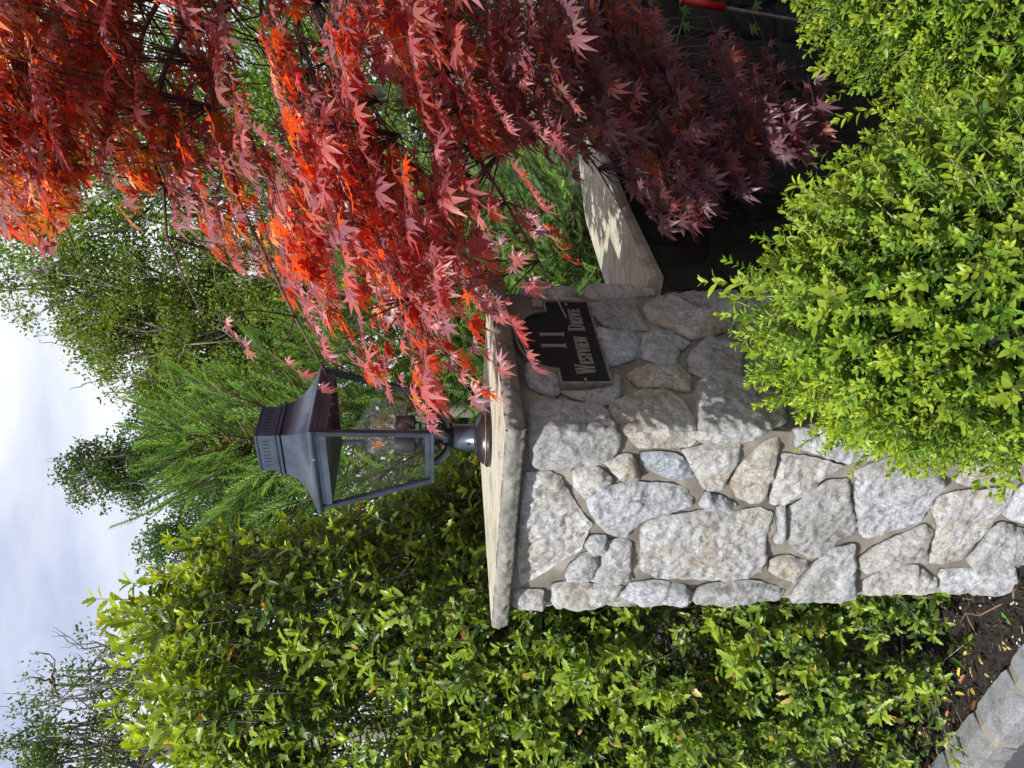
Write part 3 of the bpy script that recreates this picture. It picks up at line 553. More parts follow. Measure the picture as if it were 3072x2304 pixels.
for q in quads(.03, cum[-1] - .02, -.05, .91, 17, 5): sd += 1; make_stone(q, wmap, M['wallstone'], lw, sd * .9, .022, rough=.014)
v = []; f = []; sv_ = np.linspace(.0, cum[-1], 60)
for s_ in sv_:
    for h_, z_ in ((-.018, -.1), (-.018, .93), (-.26, .93), (-.26, -.1)): v.append(tuple(wmap([s_], [z_], [h_])[0]))
for i in range(59):
    for j in range(3): f.append((i * 4 + j, i * 4 + 4 + j, i * 4 + 5 + j, i * 4 + 1 + j))
link('mortar', mesh(v, f), M['shademortar'], lw)
for ci, (s0, s1) in enumerate(((.02, 1.02), (1.026, 1.6), (1.606, 2.2), (2.206, 3.0))):
    s1 = min(s1, cum[-1]); v = []; f = []; n = 26; pr = [(-.28, .975), (.025, .98), (.035, .974), (.038, .955), (.034, .935), (-.26, .932)]
    for i in range(n + 1):
        s_ = s0 + (s1 - s0) * i / n
        for j, (h_, z_) in enumerate(pr):
            w = noise.fractal(Vector((s_ * 30, j * .7 + ci, 2)), 1, 2, 3) * .006 if j in (2, 3, 4) else 0; v.append(tuple(wmap([s_], [z_ + w * .3], [h_ + w])[0]))
    m_ = len(pr); f = [(i * m_ + j, i * m_ + m_ + j, i * m_ + m_ + (j + 1) % m_, i * m_ + (j + 1) % m_) for i in range(n) for j in range(m_)] + [tuple(range(m_)), tuple(n * m_ + j for j in range(m_ - 1, -1, -1))]
    link('coping_slab', mesh(v, f), M['cap'], lw)
# ------------------------------------------------------------------ leaves
def orient(pos, d, nrm, size):
    """matrices: X along the leaf, Z its normal"""
    X = unit(d); Y = unit(np.cross(nrm, X)); Z = np.cross(X, Y); size = np.broadcast_to(np.asarray(size, float), (len(X),))
    Mx = np.zeros((len(X), 4, 4)); Mx[:, :3, 0] = X * size[:, None]; Mx[:, :3, 1] = Y * size[:, None]; Mx[:, :3, 2] = Z * size[:, None]; Mx[:, :3, 3] = pos; Mx[:, 3, 3] = 1; return Mx
def tri_leaf(axis, side, curl=.0, fold=.0, width=1.):
    """axis: x positions of midrib points; side: (x, y) of one edge from base to tip"""
    ax = list(axis); v = [(x, 0, -curl * x * x) for x in ax]; n = len(ax); ids = []
    for sg in (1, -1):
        row = []
        for x, y in side: row.append(len(v)); v.append((x, sg * y * width, -curl * x * x + fold * y))
        ids.append(row)
    f = []
    for sgi, row in enumerate(ids):
        chain = [0] + row + [n - 1]; k = 0
        for a, b in zip(chain[:-1], chain[1:]):
            xb = v[b][0]
            while k < n - 1 and (ax[k] + ax[k + 1]) / 2 < (v[a][0] + xb) / 2: 
                f.append((k, a, k + 1) if sgi else (k, k + 1, a)); k += 1
            if b != k and a != k: f.append((k, a, b) if sgi else (k, b, a))
        while k < n - 1:
            if chain[-1] != k + 1: f.append((k, chain[-2], k + 1))
            k += 1
    f = [q for q in f if len(set(q)) == 3]
    return np.array(v), np.array(f)
def maple_leaf(nl, droop, seed):
    rr = np.random.default_rng(seed); ang = {7: [-105, -66, -32, 0, 32, 66, 105], 5: [-68, -33, 0, 33, 68]}[nl]; ln = {7: [.42, .74, .93, 1, .93, .74, .42], 5: [.62, .9, 1, .9, .62]}[nl]
    v = [(0, 0, 0)]; f = []
    def P(r, a, up=0): a = math.radians(a); return (r * math.cos(a), r * math.sin(a), up - droop * r * r)
    for i, (a, l) in enumerate(zip(ang, ln)):
        a += rr.uniform(-5, 5); l *= rr.uniform(.88, 1.1); dr = rr.uniform(-.12, .1)
        v0 = len(v); g = 19 if nl == 7 else 20
        v += [P(.30, a - g, .0), P(l * .56, a - 11.5, .02), P(l, a + rr.uniform(-6, 6), dr), P(l * .56, a + 11.5, .02), P(.30, a + g, 0), P(l * .5, a, -.02)]
        f += [(0, v0, v0 + 5), (v0, v0 + 1, v0 + 5), (v0 + 1, v0 + 2, v0 + 5), (v0 + 5, v0 + 2, v0 + 3), (v0 + 5, v0 + 3, v0 + 4), (0, v0 + 5, v0 + 4)]
    v += [(-.28, .008, 0), (-.28, -.008, .0), (0, -.012, 0), (0, .012, 0)]; k = len(v); f += [(k - 4, k - 3, k - 2), (k - 4, k - 2, k - 1)]
    v = np.array(v); v[:, 2] += .10 * np.sin(v[:, 1] * 3 + seed) ; return v, np.array(f)
L_MAPLE = [maple_leaf(7, .18, 1), maple_leaf(5, .28, 2), maple_leaf(5, .42, 3), maple_leaf(5, .08, 4)]
L_BOX = [tri_leaf((0, .35, .7, 1), ((.12, .13), (.35, .25), (.62, .25), (.87, .12)), c, fd) for c, fd in ((.12, .3), (-.08, .45), (.3, .2))]
L_BOX = [(v * np.array([1, .82, 1]), f) for v, f in L_BOX]
L_HOLLY = [tri_leaf((0, .25, .5, .75, 1), ((.06, .05), (.17, .20), (.30, .31), (.36, .22), (.50, .25), (.60, .34), (.64, .22), (.75, .20), (.86, .23), (.88, .11)), c, fd) for c, fd in ((.25, .35), (.0, .6), (.45, .2))]
L_HOLLY = [(v * np.array([1, .64, 1]), f) for v, f in L_HOLLY]
L_TREE = [(np.array([(0, 0, 0), (.45, .30, .04), (1, 0, -.05), (.5, -.28, .05)]), np.array([(0, 1, 2), (0, 2, 3)])), (np.array([(0, 0, 0), (.35, .25, -.05), (.8, .2, .0), (1, 0, .05), (.55, -.3, -.05)]), np.array([(0, 1, 2), (0, 2, 3), (0, 3, 4)]))]
def needle_twig(n, seed, rad=.085, bend=.1, nw=.0085):
    rr = np.random.default_rng(seed); v = []; f = []
    def ax(t): return np.array([t, bend * t * t, .5 * bend * math.sin(t * 2)])
    for i in range(5):
        for k in range(3): a = 2 * math.pi * k / 3; v.append(ax(i / 4) + np.array([0, math.cos(a), math.sin(a)]) * .012 * (1.3 - i / 4))
    for i in range(4):
        for k in range(3): a, b = i * 3 + k, i * 3 + (k + 1) % 3; f += [(a, b, b + 3), (a, b + 3, a + 3)]
    for i in range(n):
        t = (i + .5) / n; a = i * 2.4; p = ax(t); r = rad * rr.uniform(.75, 1.15) * (1 if t < .93 else .75); d = np.array([.62 if t < .9 else 1.3, math.cos(a), math.sin(a)]) * r; s_ = np.array([.2, -math.sin(a), math.cos(a)]) * nw
        b = len(v); v += [p + s_, p - s_, p + d]; f.append((b, b + 1, b + 2))
    return np.array(v), np.array(f)
L_TWIG = [needle_twig(64, 5), needle_twig(64, 6, .07, -.14)]
L_TWIGS = [needle_twig(84, 15, .10, .08, .015), needle_twig(84, 16, .09, -.12, .015)]
L_TWIGM = [needle_twig(56, 25, .12, .06, .015), needle_twig(56, 26, .11, -.10, .015)]
L_TWIGL = [needle_twig(100, 7, .066, .12), needle_twig(100, 8, .056, -.2)]
def foliage(parent, tpl, var, mats, cols, mt, part, rest, origin=(0, 0, 0), singles=300, ncol=8, minpx=22):
    mats = np.array(mats, float); cols = np.clip(np.array(cols, float), 0, 1); var = np.asarray(var); mats[:, :3, 3] -= np.array(origin)
    pos = mats[:, :3, 3] + np.array(origin); size = np.linalg.norm(mats[:, :3, 0], axis=1); cenp = pos + mats[:, :3, 0] * .5
    U, V, A = project(cenp); inf = (U > 10) & (U < 2294) & (V > 10) & (V < 3062) & (A > .1); view = unit(cenp - EY); fc = np.abs((unit(mats[:, :3, 2]) * view).sum(1))
    px = size * F / np.maximum(A, .1); dist = np.linalg.norm(cenp - EY, axis=1); front = np.exp(-(dist - np.percentile(dist[inf], 3)) / .35) if inf.any() else 0
    sc = np.where(inf & (px > minpx), px * (.3 + fc) * (.15 + front), 0); order = np.argsort(-sc)[:singles]; order = order[sc[order] > 0]
    keep = np.ones(len(mats), bool); keep[order] = False
    if len(order):
        from_c = cols[order]; pick = R.choice(len(order), min(ncol, len(order)), replace=False); pal = from_c[pick]; lib = {}
        near = np.argmin(((from_c[:, None] - pal[None]) ** 2).sum(2), 1)
        for o_, k in zip(order, near):
            key = (int(var[o_]), int(k))
            if key not in lib:
                v, f = tpl[key[0]]; me = mesh(v, np.array(f), np.tile(pal[k], (len(v), 1)), part); me.materials.append(mt); lib[key] = me
            ob = bpy.data.objects.new(part, lib[key]); COL.objects.link(ob); ob.parent = parent; ob.matrix_basis = Matrix(mats[o_].tolist())
    VV = []; FF = []; CC = []; base = 0
    for k, (v, f) in enumerate(tpl):
        s_ = np.where(keep & (var == k))[0]
        if not len(s_): continue
        P = np.einsum('nij,vj->nvi', mats[s_][:, :3, :3], v) + mats[s_][:, None, :3, 3]; VV.append(P.reshape(-1, 3)); CC.append(np.repeat(cols[s_], len(v), 0))
        FF.append((f[None] + (np.arange(len(s_)) * len(v))[:, None, None] + base).reshape(-1, 3)); base += len(s_) * len(v)
    if VV:
        me = mesh(np.vstack(VV), np.vstack(FF), np.vstack(CC), rest); link(rest, me, mt, parent, kind='stuff')
def frames(d, roll):
    """rotation matrices with X = d"""
    d = unit(d); ref = np.tile([0., 0, 1], (len(d), 1)); ref[np.abs(d[:, 2]) > .95] = (0, 1, 0); Y = unit(np.cross(ref, d)); Z = np.cross(d, Y); c = np.cos(roll)[:, None]; s_ = np.sin(roll)[:, None]
    return np.stack([d, Y * c + Z * s_, Z * c - Y * s_], 2)
def sprays(pos, d, roll, length, tplmats):
    Rm = frames(d, roll); n = len(pos); Mx = np.zeros((n, 4, 4)); Mx[:, :3, :3] = Rm * np.asarray(length)[:, None, None]; Mx[:, :3, 3] = pos; Mx[:, 3, 3] = 1
    return np.einsum('nij,kjl->nkil', Mx, tplmats).reshape(-1, 4, 4)
def pal(colors, n, w=None): c = np.array(colors); return c[R.choice(len(c), n, p=w)]
def ellsurf(n, c, r, zmin=-1., inner=0., bias=None):
    out = []; 
    d = unit(R.normal(size=(n, 3))); d = d[d[:, 2] > zmin]; k = 1 - inner * R.random(len(d)) ** 1.4; return np.array(c) + d * np.array(r) * k[:, None], unit(d / np.array(r)), k
# ---- boxwood
def box_tpl(seed, pairs=6):
    rr = np.random.default_rng(seed); p = []; d = []; nrm = []; sz = []; tt = []
    for i in range(pairs):
        t_ = .12 + .8 * i / (pairs - 1); a0 = (i % 2) * math.pi / 2 + rr.uniform(-.3, .3)
        for k in range(2):
            a = a0 + k * math.pi + rr.uniform(-.2, .2); o = np.array([0, math.cos(a), math.sin(a)]); sp = .75 + .3 * (1 - t_) + rr.uniform(-.15, .2)
            p.append((t_, 0, 0) + o * .012); d.append(np.array([1, 0, 0]) * (1.15 - .35 * sp) + o * sp); nrm.append(np.array([1., 0, 0]) * sp - o * .8 + rr.normal(size=3) * .25); sz.append((.26 if t_ < .85 else .2) * rr.uniform(.8, 1.15)); tt.append(t_)
    for k in range(2): a = k * math.pi + .5; o = np.array([0, math.cos(a), math.sin(a)]); p.append((.96, 0, 0)); d.append(np.array([1, 0, 0]) + o * .35); nrm.append(-o + np.array([.3, 0, 0])); sz.append(.17); tt.append(1.)
    return orient(np.array(p), np.array(d), np.array(nrm), np.array(sz)), np.array(tt)
def boxwood(name, label, c, r, n, seed):
    root = empty(name, label, 'shrub', (c[0], c[1], 0), group='boxwood shrubs in front of the maple'); c = np.array(c)
    lumps = [(c + unit(R.normal(size=3)) * np.array(r) * .55, np.array(r) * R.uniform(.45, .62)) for _ in range(9)]
    lumps = [(np.array([a[0], a[1], max(a[2], .25)]), b) for a, b in lumps] + [(c, np.array(r) * .9)]
    P = []; D = []; K = []
    for a, b in lumps:
        p, d, k = ellsurf(int(n * (6.5 if b is lumps[-1][1] else .8)) // 8, a, b, -.8, .42); P.append(p); D.append(d); K.append(k)
    P = np.vstack(P); D = np.vstack(D); K = np.concatenate(K)
    # drop what lies deep inside the whole, below the ground or in the pillar
    q = ((P - c) / np.array(r)); rad = np.linalg.norm(q, axis=1); rel = P[:, :2] - C0; ps, pr_ = rel @ dR, rel @ dL
    ok = (rad > .5) & (rad < 1.12) & (P[:, 2] > .04) & ~((ps > -.02) & (pr_ > -.03) & (ps < PW + .02) & (P[:, 2] < 1.4)); P, D, K, rad = P[ok], D[ok], K[ok], rad[ok]
    D = unit(D * .9 + np.array([-.05, -.05, .75]) + R.normal(size=D.shape) * .35); ln = R.uniform(.050, .082, len(P)) * np.where(R.random(len(P)) < .10, 1.5, 1)
    allM = []; allC = []; allV = []
    for vi in range(3):
        tm, tt = box_tpl(seed + vi, 6 + vi % 2); s_ = np.arange(len(P)) % 3 == vi; Mx = sprays(P[s_], D[s_], R.uniform(0, 6.3, s_.sum()), ln[s_], tm)
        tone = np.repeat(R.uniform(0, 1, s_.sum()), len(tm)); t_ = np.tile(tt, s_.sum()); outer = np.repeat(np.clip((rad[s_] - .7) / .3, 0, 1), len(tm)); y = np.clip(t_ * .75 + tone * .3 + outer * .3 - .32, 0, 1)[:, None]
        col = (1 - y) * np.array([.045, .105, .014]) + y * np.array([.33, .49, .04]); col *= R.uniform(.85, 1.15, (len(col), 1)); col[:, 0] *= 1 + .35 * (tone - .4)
        allM.append(Mx); allC.append(col); allV.append(R.integers(0, 3, len(Mx)))
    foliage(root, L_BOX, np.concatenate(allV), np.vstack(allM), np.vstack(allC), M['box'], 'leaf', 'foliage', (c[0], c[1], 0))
    mb = MB(); org = np.array([c[0], c[1], 0])
    for i in range(0, len(P), 2): b0 = P[i] - D[i] * .03; e = P[i] + D[i] * ln[i] * .93; mb.tube([b0 - org, e - org], [.0016, .0008], 3)
    for i in range(26):
        j = R.integers(len(P)); b0 = np.array([R.uniform(-.05, .05), R.uniform(-.05, .05), 0]); e = P[j] - org; mid = (b0 + e) / 2 + np.array([0, 0, -.05]) + R.normal(size=3) * .03; mb.tube([b0, mid, e], [.005, .003, .001], 4)
    mb.build('twigs', M['boxbark'], root, kind='stuff')
    return root
boxwood('boxwood_shrub', 'bright green boxwood shrub in front of the stone pillar, the nearer and larger one', (.185, 1.38, .49), (.365, .35, .45), 3400, 31)
boxwood('boxwood_shrub', 'bright green boxwood shrub at the picture edge, right of the one covering the pillar', (1.02, 1.60, .40), (.37, .36, .42), 2400, 41)
# ---- holly
def holly_tpl(seed, n=9):
    rr = np.random.default_rng(seed); p = []; d = []; nrm = []; sz = []; tt = []
    for i in range(n):
        t_ = .1 + .9 * i / (n - 1); a = i * 2.4 + rr.uniform(-.4, .4); o = np.array([0, math.cos(a), math.sin(a)]); sp = .95 if t_ < .8 else .6
        p.append((t_, 0, 0) + o * .02); d.append(np.array([1, 0, 0]) * (1.05 - .45 * sp) + o * sp + rr.normal(size=3) * .12); nrm.append(np.array([1., 0, 0]) * sp - o * .75 + rr.normal(size=3) * .3); sz.append(.33 * rr.uniform(.8, 1.2) * (1 if t_ < .85 else .8)); tt.append(t_)
    for k in range(3): a = k * 2.1; o = np.array([0, math.cos(a), math.sin(a)]); p.append((1, 0, 0)); d.append(np.array([1, 0, 0]) + o * .5); nrm.append(-o + np.array([.3, 0, 0])); sz.append(.25); tt.append(1.)
    return orient(np.array(p), np.array(d), np.array(nrm), np.array(sz)), np.array(tt)
def holly(label, P, D, ln, base, stems, seed):
    root = empty('holly_shrub', label, 'shrub', tuple(base), group='holly shrubs left of and behind the pillar')
    allM = []; allC = []; allV = []
    for vi in range(3):
        tm, tt = holly_tpl(seed + vi, 8 + vi); s_ = np.arange(len(P)) % 3 == vi; k = s_.sum(); Mx = sprays(P[s_], D[s_], R.uniform(0, 6.3, k), ln[s_], tm); tone = np.repeat(R.uniform(0, 1, k) ** 1.1, len(tm)); t_ = np.tile(tt, k)
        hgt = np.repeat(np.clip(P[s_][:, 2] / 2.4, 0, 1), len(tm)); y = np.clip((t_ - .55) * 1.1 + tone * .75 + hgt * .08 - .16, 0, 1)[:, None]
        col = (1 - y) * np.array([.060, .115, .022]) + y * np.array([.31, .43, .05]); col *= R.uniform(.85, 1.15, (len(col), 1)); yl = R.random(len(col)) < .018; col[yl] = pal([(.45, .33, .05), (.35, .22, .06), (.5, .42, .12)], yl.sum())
        allM.append(Mx); allC.append(col); allV.append(R.integers(0, 3, len(Mx)))
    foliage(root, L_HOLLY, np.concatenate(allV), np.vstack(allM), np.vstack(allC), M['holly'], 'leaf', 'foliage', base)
    mb = MB(); b3 = np.array(base)
    for i in range(len(P)): mb.tube([P[i] - D[i] * .05 - b3, P[i] + D[i] * ln[i] - b3], [.0028, .0014], 3)
    tw = mb.build('twigs', M['bark'], root, kind='stuff')
    for sx, sy, tx, ty, h_ in stems:
        mb = MB(); pts = []; w = R.normal(size=2) * .04
        for i in range(9): q = i / 8; pts.append((sx + (tx - sx) * q + w[0] * math.sin(q * 5) - b3[0], sy + (ty - sy) * q + w[1] * math.sin(q * 4) - b3[1], h_ * q))
        mb.tube(pts, [.014 * (1 - .7 * i / 8) for i in range(9)], 8)
        for j in range(9):
            q = R.integers(1, 8); e = P[R.integers(len(P))] - b3; s_ = np.array(pts[q])
            if np.linalg.norm(e - s_) < .8: mb.tube([s_, (s_ + e) / 2 + R.normal(size=3) * .03 + np.array([0, 0, -.03]), e], [.009, .006, .003], 5)
        mb.build('stem', M['bark'], root, True)
topU = [(-600, 620), (0, 560), (120, 470), (220, 420), (330, 470), (420, 400), (500, 345), (560, 470), (640, 560), (690, 620), (740, 850), (790, 1010), (850, 1200), (915, 1350), (1000, 1460)]
def ztop(x, y):
    U = 1152 + F * x / y * .99; V = np.interp(U, [a for a, _ in topU], [b for _, b in topU]); return 1.6 + y * np.tan(np.arctan((1536 - V) / F) - PITCH)
def hedge(n, x0, x1, yf, depth, zlo=.0):
    """yf(x): the y of the front; sprigs mostly near the front and the top"""
    x = R.uniform(x0, x1, n); k = R.random(n) ** 1.6; y = yf(x) + depth * k; zt_ = ztop(x, y) - .22 * np.abs(np.array([noise.noise(Vector((a * 9, b * 5, 1.7))) for a, b in zip(x, y)])); z = zlo + (zt_ - .12 - zlo) * R.random(n) ** 1.05; y = y - .10 * np.clip(1 - z / .6, 0, 1)
    ins = np.array([noise.noise(Vector((a * 3.2, b * 3.2, c * 2.6))) for a, b, c in zip(x, y, z)]); low = np.clip((1.15 - z) / 1.0, 0, 1)
    bul = .10 * np.array([noise.noise(Vector((a * 4, 7.7, c * 3.5))) for a, c in zip(x, z)]); y = y + bul + .10 * np.clip((z - 1.9), 0, 1)
    ok = (R.random(n) > low * .22) & (ins > -.36 + low * .36); rel = np.column_stack([x, y]) - C0; ps, pr_ = rel @ dR, rel @ dL; ok &= ~((ps > -.06) & (ps < PW + .05) & (pr_ > -.06) & (pr_ < PW + .045) & (z < 1.47))
    ok &= ~((ps > -.12) & (ps < PW) & (pr_ > 0) & (pr_ < PW) & (z > 1.3)) 
    wq = (np.column_stack([x, y]) - K0) @ kn; ok &= ~((z < .3) & (wq > -.27))
    x, y, z, k = x[ok], y[ok], z[ok], k[ok]; P = np.column_stack([x, y, z]); top = np.clip(1 - (ztop(x, y) - z) / .5, 0, 1)
    D = unit(np.column_stack([R.normal(size=len(x)) * .35 - .05, -.75 * (1 - top * .8) * (1 - k) + R.normal(size=len(x)) * .3, .75 + top * 1.0 + R.normal(size=len(x)) * .25])); return P, D
yfL = lambda x: np.interp(x, [-2.2, -1.3, -.9, -.62, -.2], [2.45, 2.42, 2.32, 2.30, 2.75])
P, D = hedge(4600, -1.75, -.60, yfL, .75); tall = (P[:, 2] > 2.1) & (R.random(len(P)) < .3); ln = R.uniform(.10, .17, len(P)) * np.where(tall, 1.35, 1)
q_ = 210; x_ = R.uniform(-1.45, -.6, q_); Pl = np.column_stack([x_, yfL(x_) - .12 + R.random(q_) * .3, .02 + R.random(q_) ** 1.2 * .5]); Dl = unit(np.column_stack([R.normal(size=q_) * .4, -.7 + R.normal(size=q_) * .3, .55 + R.normal(size=q_) * .3])); P = np.vstack([P, Pl]); D = np.vstack([D, Dl]); ln = np.concatenate([ln, R.uniform(.09, .14, q_)])
# single long shoots that stand out against the sky
def shoots(us, ln0=.22):
    q = []; d = []
    for U_, V_, Y_ in us:
        p = at(U_, V_, Y_)
        for k in range(3): q.append(p - np.array([.012 * k * R.uniform(-1, 1), 0, .13 * k + .14])); d.append((R.uniform(-.12, .12), R.uniform(-.1, .1), 1))
    return np.array(q), np.array(d)
sp_, sd_ = shoots([(500, 330, 2.7), (470, 420, 2.65), (545, 440, 2.72), (640, 575, 2.75), (690, 560, 2.8), (300, 400, 2.6), (210, 380, 2.6), (120, 400, 2.6), (60, 470, 2.55), (380, 420, 2.6), (590, 520, 2.7), (420, 470, 2.6), (170, 470, 2.55)])
xq = R.uniform(-1.45, -.5, 46); yq = yfL(xq) + R.uniform(.1, .5, 46); zq = ztop(xq, yq) - R.uniform(.12, .34, 46); sp_ = np.vstack([sp_, np.column_stack([xq, yq, zq])]); sd_ = np.vstack([sd_, np.column_stack([R.normal(size=46) * .12, R.normal(size=46) * .12, np.ones(46)])])
P = np.vstack([P, sp_]); D = np.vstack([D, sd_]); ln = np.concatenate([ln, np.full(len(sp_), .19)])
holly('tall glossy holly shrub left of the pillar, reaching up into the sky with upright shoots', P, D, ln, (-1.05, 2.75, 0), [(-.86, 2.62, -.8, 2.65, 2.1), (-1.02, 2.7, -1.1, 2.75, 2.2), (-1.3, 2.75, -1.4, 2.7, 2.1), (-.72, 2.6, -.62, 2.8, 1.9)], 51)
P, D = hedge(2000, -.60, -.08, lambda x: np.interp(x, [-.6, -.4, -.2, -.05], [2.35, 2.62, 2.72, 2.85]), .5, .4)
holly('lower yellow-green holly shrub behind the pillar cap, between the lantern and the tall holly', P, D, R.uniform(.10, .16, len(P)), (-.35, 2.95, 0), [(-.4, 2.95, -.45, 2.9, 1.6), (-.3, 3.0, -.25, 3.0, 1.4)], 61)
# ---- Japanese maple
mp_ = empty('japanese_maple', 'red Japanese maple with long drooping branches hanging over the pillar and the low wall', 'tree', (1.75, 2.75, 0)); MO = np.array([1.75, 2.75, 0])
pic = lambda pts: [(2304 - 1.389 * y, 1.389 * x) for x, y in pts]
REG = [ # polygons in the upright photo, number of sprays, near and far distance
 (pic([(-60, 330), (0, 500), (60, 530), (120, 510), (150, 420), (250, 430), (330, 420), (400, 490), (480, 545), (560, 590), (620, 620), (650, 560), (620, 300), (640, 100), (600, -40), (-60, -60)]), 370, 1.9, 3.1),
 (pic([(-40, -60), (-60, 300), (60, 430), (160, 300), (300, 200), (420, 100), (420, -60)]), 170, 1.8, 3.0),
 (pic([(560, -40), (600, 300), (560, 560), (640, 650), (700, 700), (760, 670), (860, 680), (930, 705), (980, 680), (1040, 650), (1075, 560), (1060, 470), (1070, 300), (1060, -40)]), 420, 1.6, 2.7),
 (pic([(1040, -40), (1060, 330), (1150, 300), (1200, 330), (1230, 250), (1240, -40)]), 85, 1.7, 2.7),
 (pic([(1170, 0), (1180, 260), (1230, 370), (1290, 300), (1370, 400), (1420, 500), (1470, 520), (1550, 420), (1500, 300), (1480, 120), (1400, 20)]), 185, 2.1, 2.75),
 (pic([(1480, 180), (1500, 400), (1620, 400), (1720, 340), (1780, 260), (1700, 160), (1600, 120)]), 85, 2.2, 2.7),
 (pic([(660, 690), (760, 700), (880, 760), (1010, 740), (990, 860), (900, 850), (760, 790), (680, 790)]), 10, 1.65, 2.0),
 (pic([(-500, -700), (-500, -60), (1500, -60), (1600, -700)]), 420, 1.2, 3.2), (pic([(-700, -60), (-700, 420), (-60, 420), (-60, -60)]), 160, 1.6, 3.0)]  # last two regions: unseen sprays beyond the view, added to shade the wall
SP = []; SDr = []; ZONE = []
for zi, (poly, n, y0, y1) in enumerate(REG):
    a = np.array(poly); got = 0
    while got < n:
        U_ = R.uniform(a[:, 0].min(), a[:, 0].max(), 400); V_ = R.uniform(a[:, 1].min(), a[:, 1].max(), 400); ok = inpoly(U_, V_, poly)
        hole = np.array([noise.noise(Vector((u_ / 230, v_ / 130, 4.4))) for u_, v_ in zip(U_, V_)]); ok &= hole > (-.22 if zi in (0, 1) else -.24 if zi in (2, 3) else -.5)
        for u_, v_ in zip(U_[ok], V_[ok]):
            if got >= n: break
            Y_ = y0 + (y1 - y0) * R.random() ** 1.1; SP.append(at(u_, v_, Y_)); ZONE.append(zi); got += 1
SP = np.array(SP); ZONE = np.array(ZONE); n = len(SP)
drp = np.where((ZONE == 4) | (ZONE == 5), -.35, np.where(ZONE <= 1, -.18, -.22)); SDr = unit(np.column_stack([-1 + R.normal(size=n) * .25, -.12 + R.normal(size=n) * .55, drp + R.normal(size=n) * .13]))
# hanging strands in front of the pillar, the plaque and the lantern: (tip U, V, distance)
HS = [(1015, 1300, 1.74), (1145, 950, 1.75), (1165, 1120, 1.72), (1075, 1265, 1.72), (1140, 1400, 1.62), (1130, 1455, 1.55), (1200, 1500, 1.55), (1225, 1590, 1.5), (1300, 1560, 1.5), (1350, 1500, 1.6), (1270, 1330, 1.65), (1530, 1700, 1.6), (1480, 1560, 1.6), (1850, 1690, 1.65), (1980, 1720, 1.7), (1620, 1600, 1.7)]
EX = []; ED = []; strands = []
for U_, V_, Y_ in HS:
    tip = at(U_, V_, Y_); dv = unit(np.array([-.62 + R.normal() * .12, -.1 + R.normal() * .2, -.5 + R.normal() * .1])); EX.append(tip - dv * .10); ED.append(dv); strands.append((tip, dv))
    if R.random() < .75:
        for q in (1,): EX.append(tip - dv * .16 * (q + .2) + np.array([.02, 0, .035 * q * q]) + R.normal(size=3) * .012); ED.append(unit(dv + np.array([-.2, 0, .2]) + R.normal(size=3) * .25))
SP = np.vstack([SP, np.array(EX)]); SDr = np.vstack([SDr, np.array(ED)]); n = len(SP)
def maple_tpl(seed, nodes):
    rr = np.random.default_rng(seed); p = []; d = []; nrm = []; sz = []
    for i in range(nodes):
        t_ = .1 + .75 * i / max(1, nodes - 1)
        for sg_ in (-1, 1):
            a = math.radians(rr.uniform(28, 70)) * sg_; d_ = np.array([math.cos(a), math.sin(a), rr.uniform(-.42, .10)]); p.append(np.array([t_, 0, 0]) + d_ * .10); d.append(d_); nrm.append(np.array([rr.normal() * .22 + .05, rr.normal() * .24, 1.])); sz.append(rr.uniform(.19, .37))
    p.append((1, 0, 0)); d.append((1, 0, -.3)); nrm.append((.2, 0, 1)); sz.append(.38); return orient(np.array(p, float), np.array(d, float), np.array(nrm, float), np.array(sz))
ln = R.uniform(.12, .20, n); ln[-len(EX):] = R.uniform(.09, .13, len(EX)); SP[:-len(EX)] -= SDr[:-len(EX)] * (ln[:-len(EX)] * .85)[:, None]; inUp = np.abs(R.normal(size=n) * .35) * np.sign(R.normal(size=n))
allM = []; allC = []; allV = []
for vi in range(4):
    tm = maple_tpl(70 + vi, 3 + vi % 3); s_ = np.arange(n) % 4 == vi; k = s_.sum(); Mx = sprays(SP[s_] , SDr[s_], inUp[s_], ln[s_], tm)
    nl = len(Mx); zn = np.repeat(np.concatenate([ZONE, np.full(n - len(ZONE), 6)])[s_], len(tm)); c_ = pal([(.20, .030, .028), (.27, .032, .020), (.15, .030, .040), (.30, .060, .018), (.24, .085, .02), (.12, .040, .05), (.40, .19, .22), (.12, .09, .025), (.34, .15, .05)], nl, [.15, .21, .13, .12, .06, .08, .18, .04, .03]); c_ = c_ * R.uniform(.8, 1.2, (nl, 1))  # pale pink: leaf undersides, share raised to paint in mauve glare
    shade_tint = ((zn >= 3) & (zn <= 5)) & (R.random(nl) < .85); c_[shade_tint] = pal([(.085, .030, .040), (.11, .034, .045), (.07, .028, .038), (.13, .06, .04), (.10, .075, .04)], shade_tint.sum(), [.32, .3, .22, .1, .06]) * R.uniform(.75, 1.15, (shade_tint.sum(), 1))  # canopy shade painted in: darker purple leaf colours for the lower zones
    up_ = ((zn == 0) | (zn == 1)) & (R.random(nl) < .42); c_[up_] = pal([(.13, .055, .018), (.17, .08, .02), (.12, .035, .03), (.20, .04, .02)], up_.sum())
    allM.append(Mx); allC.append(c_); allV.append(R.integers(0, 4, nl))
foliage(mp_, L_MAPLE, np.concatenate(allV), np.vstack(allM), np.vstack(allC), M['maple'], 'leaf', 'foliage', MO, minpx=25)
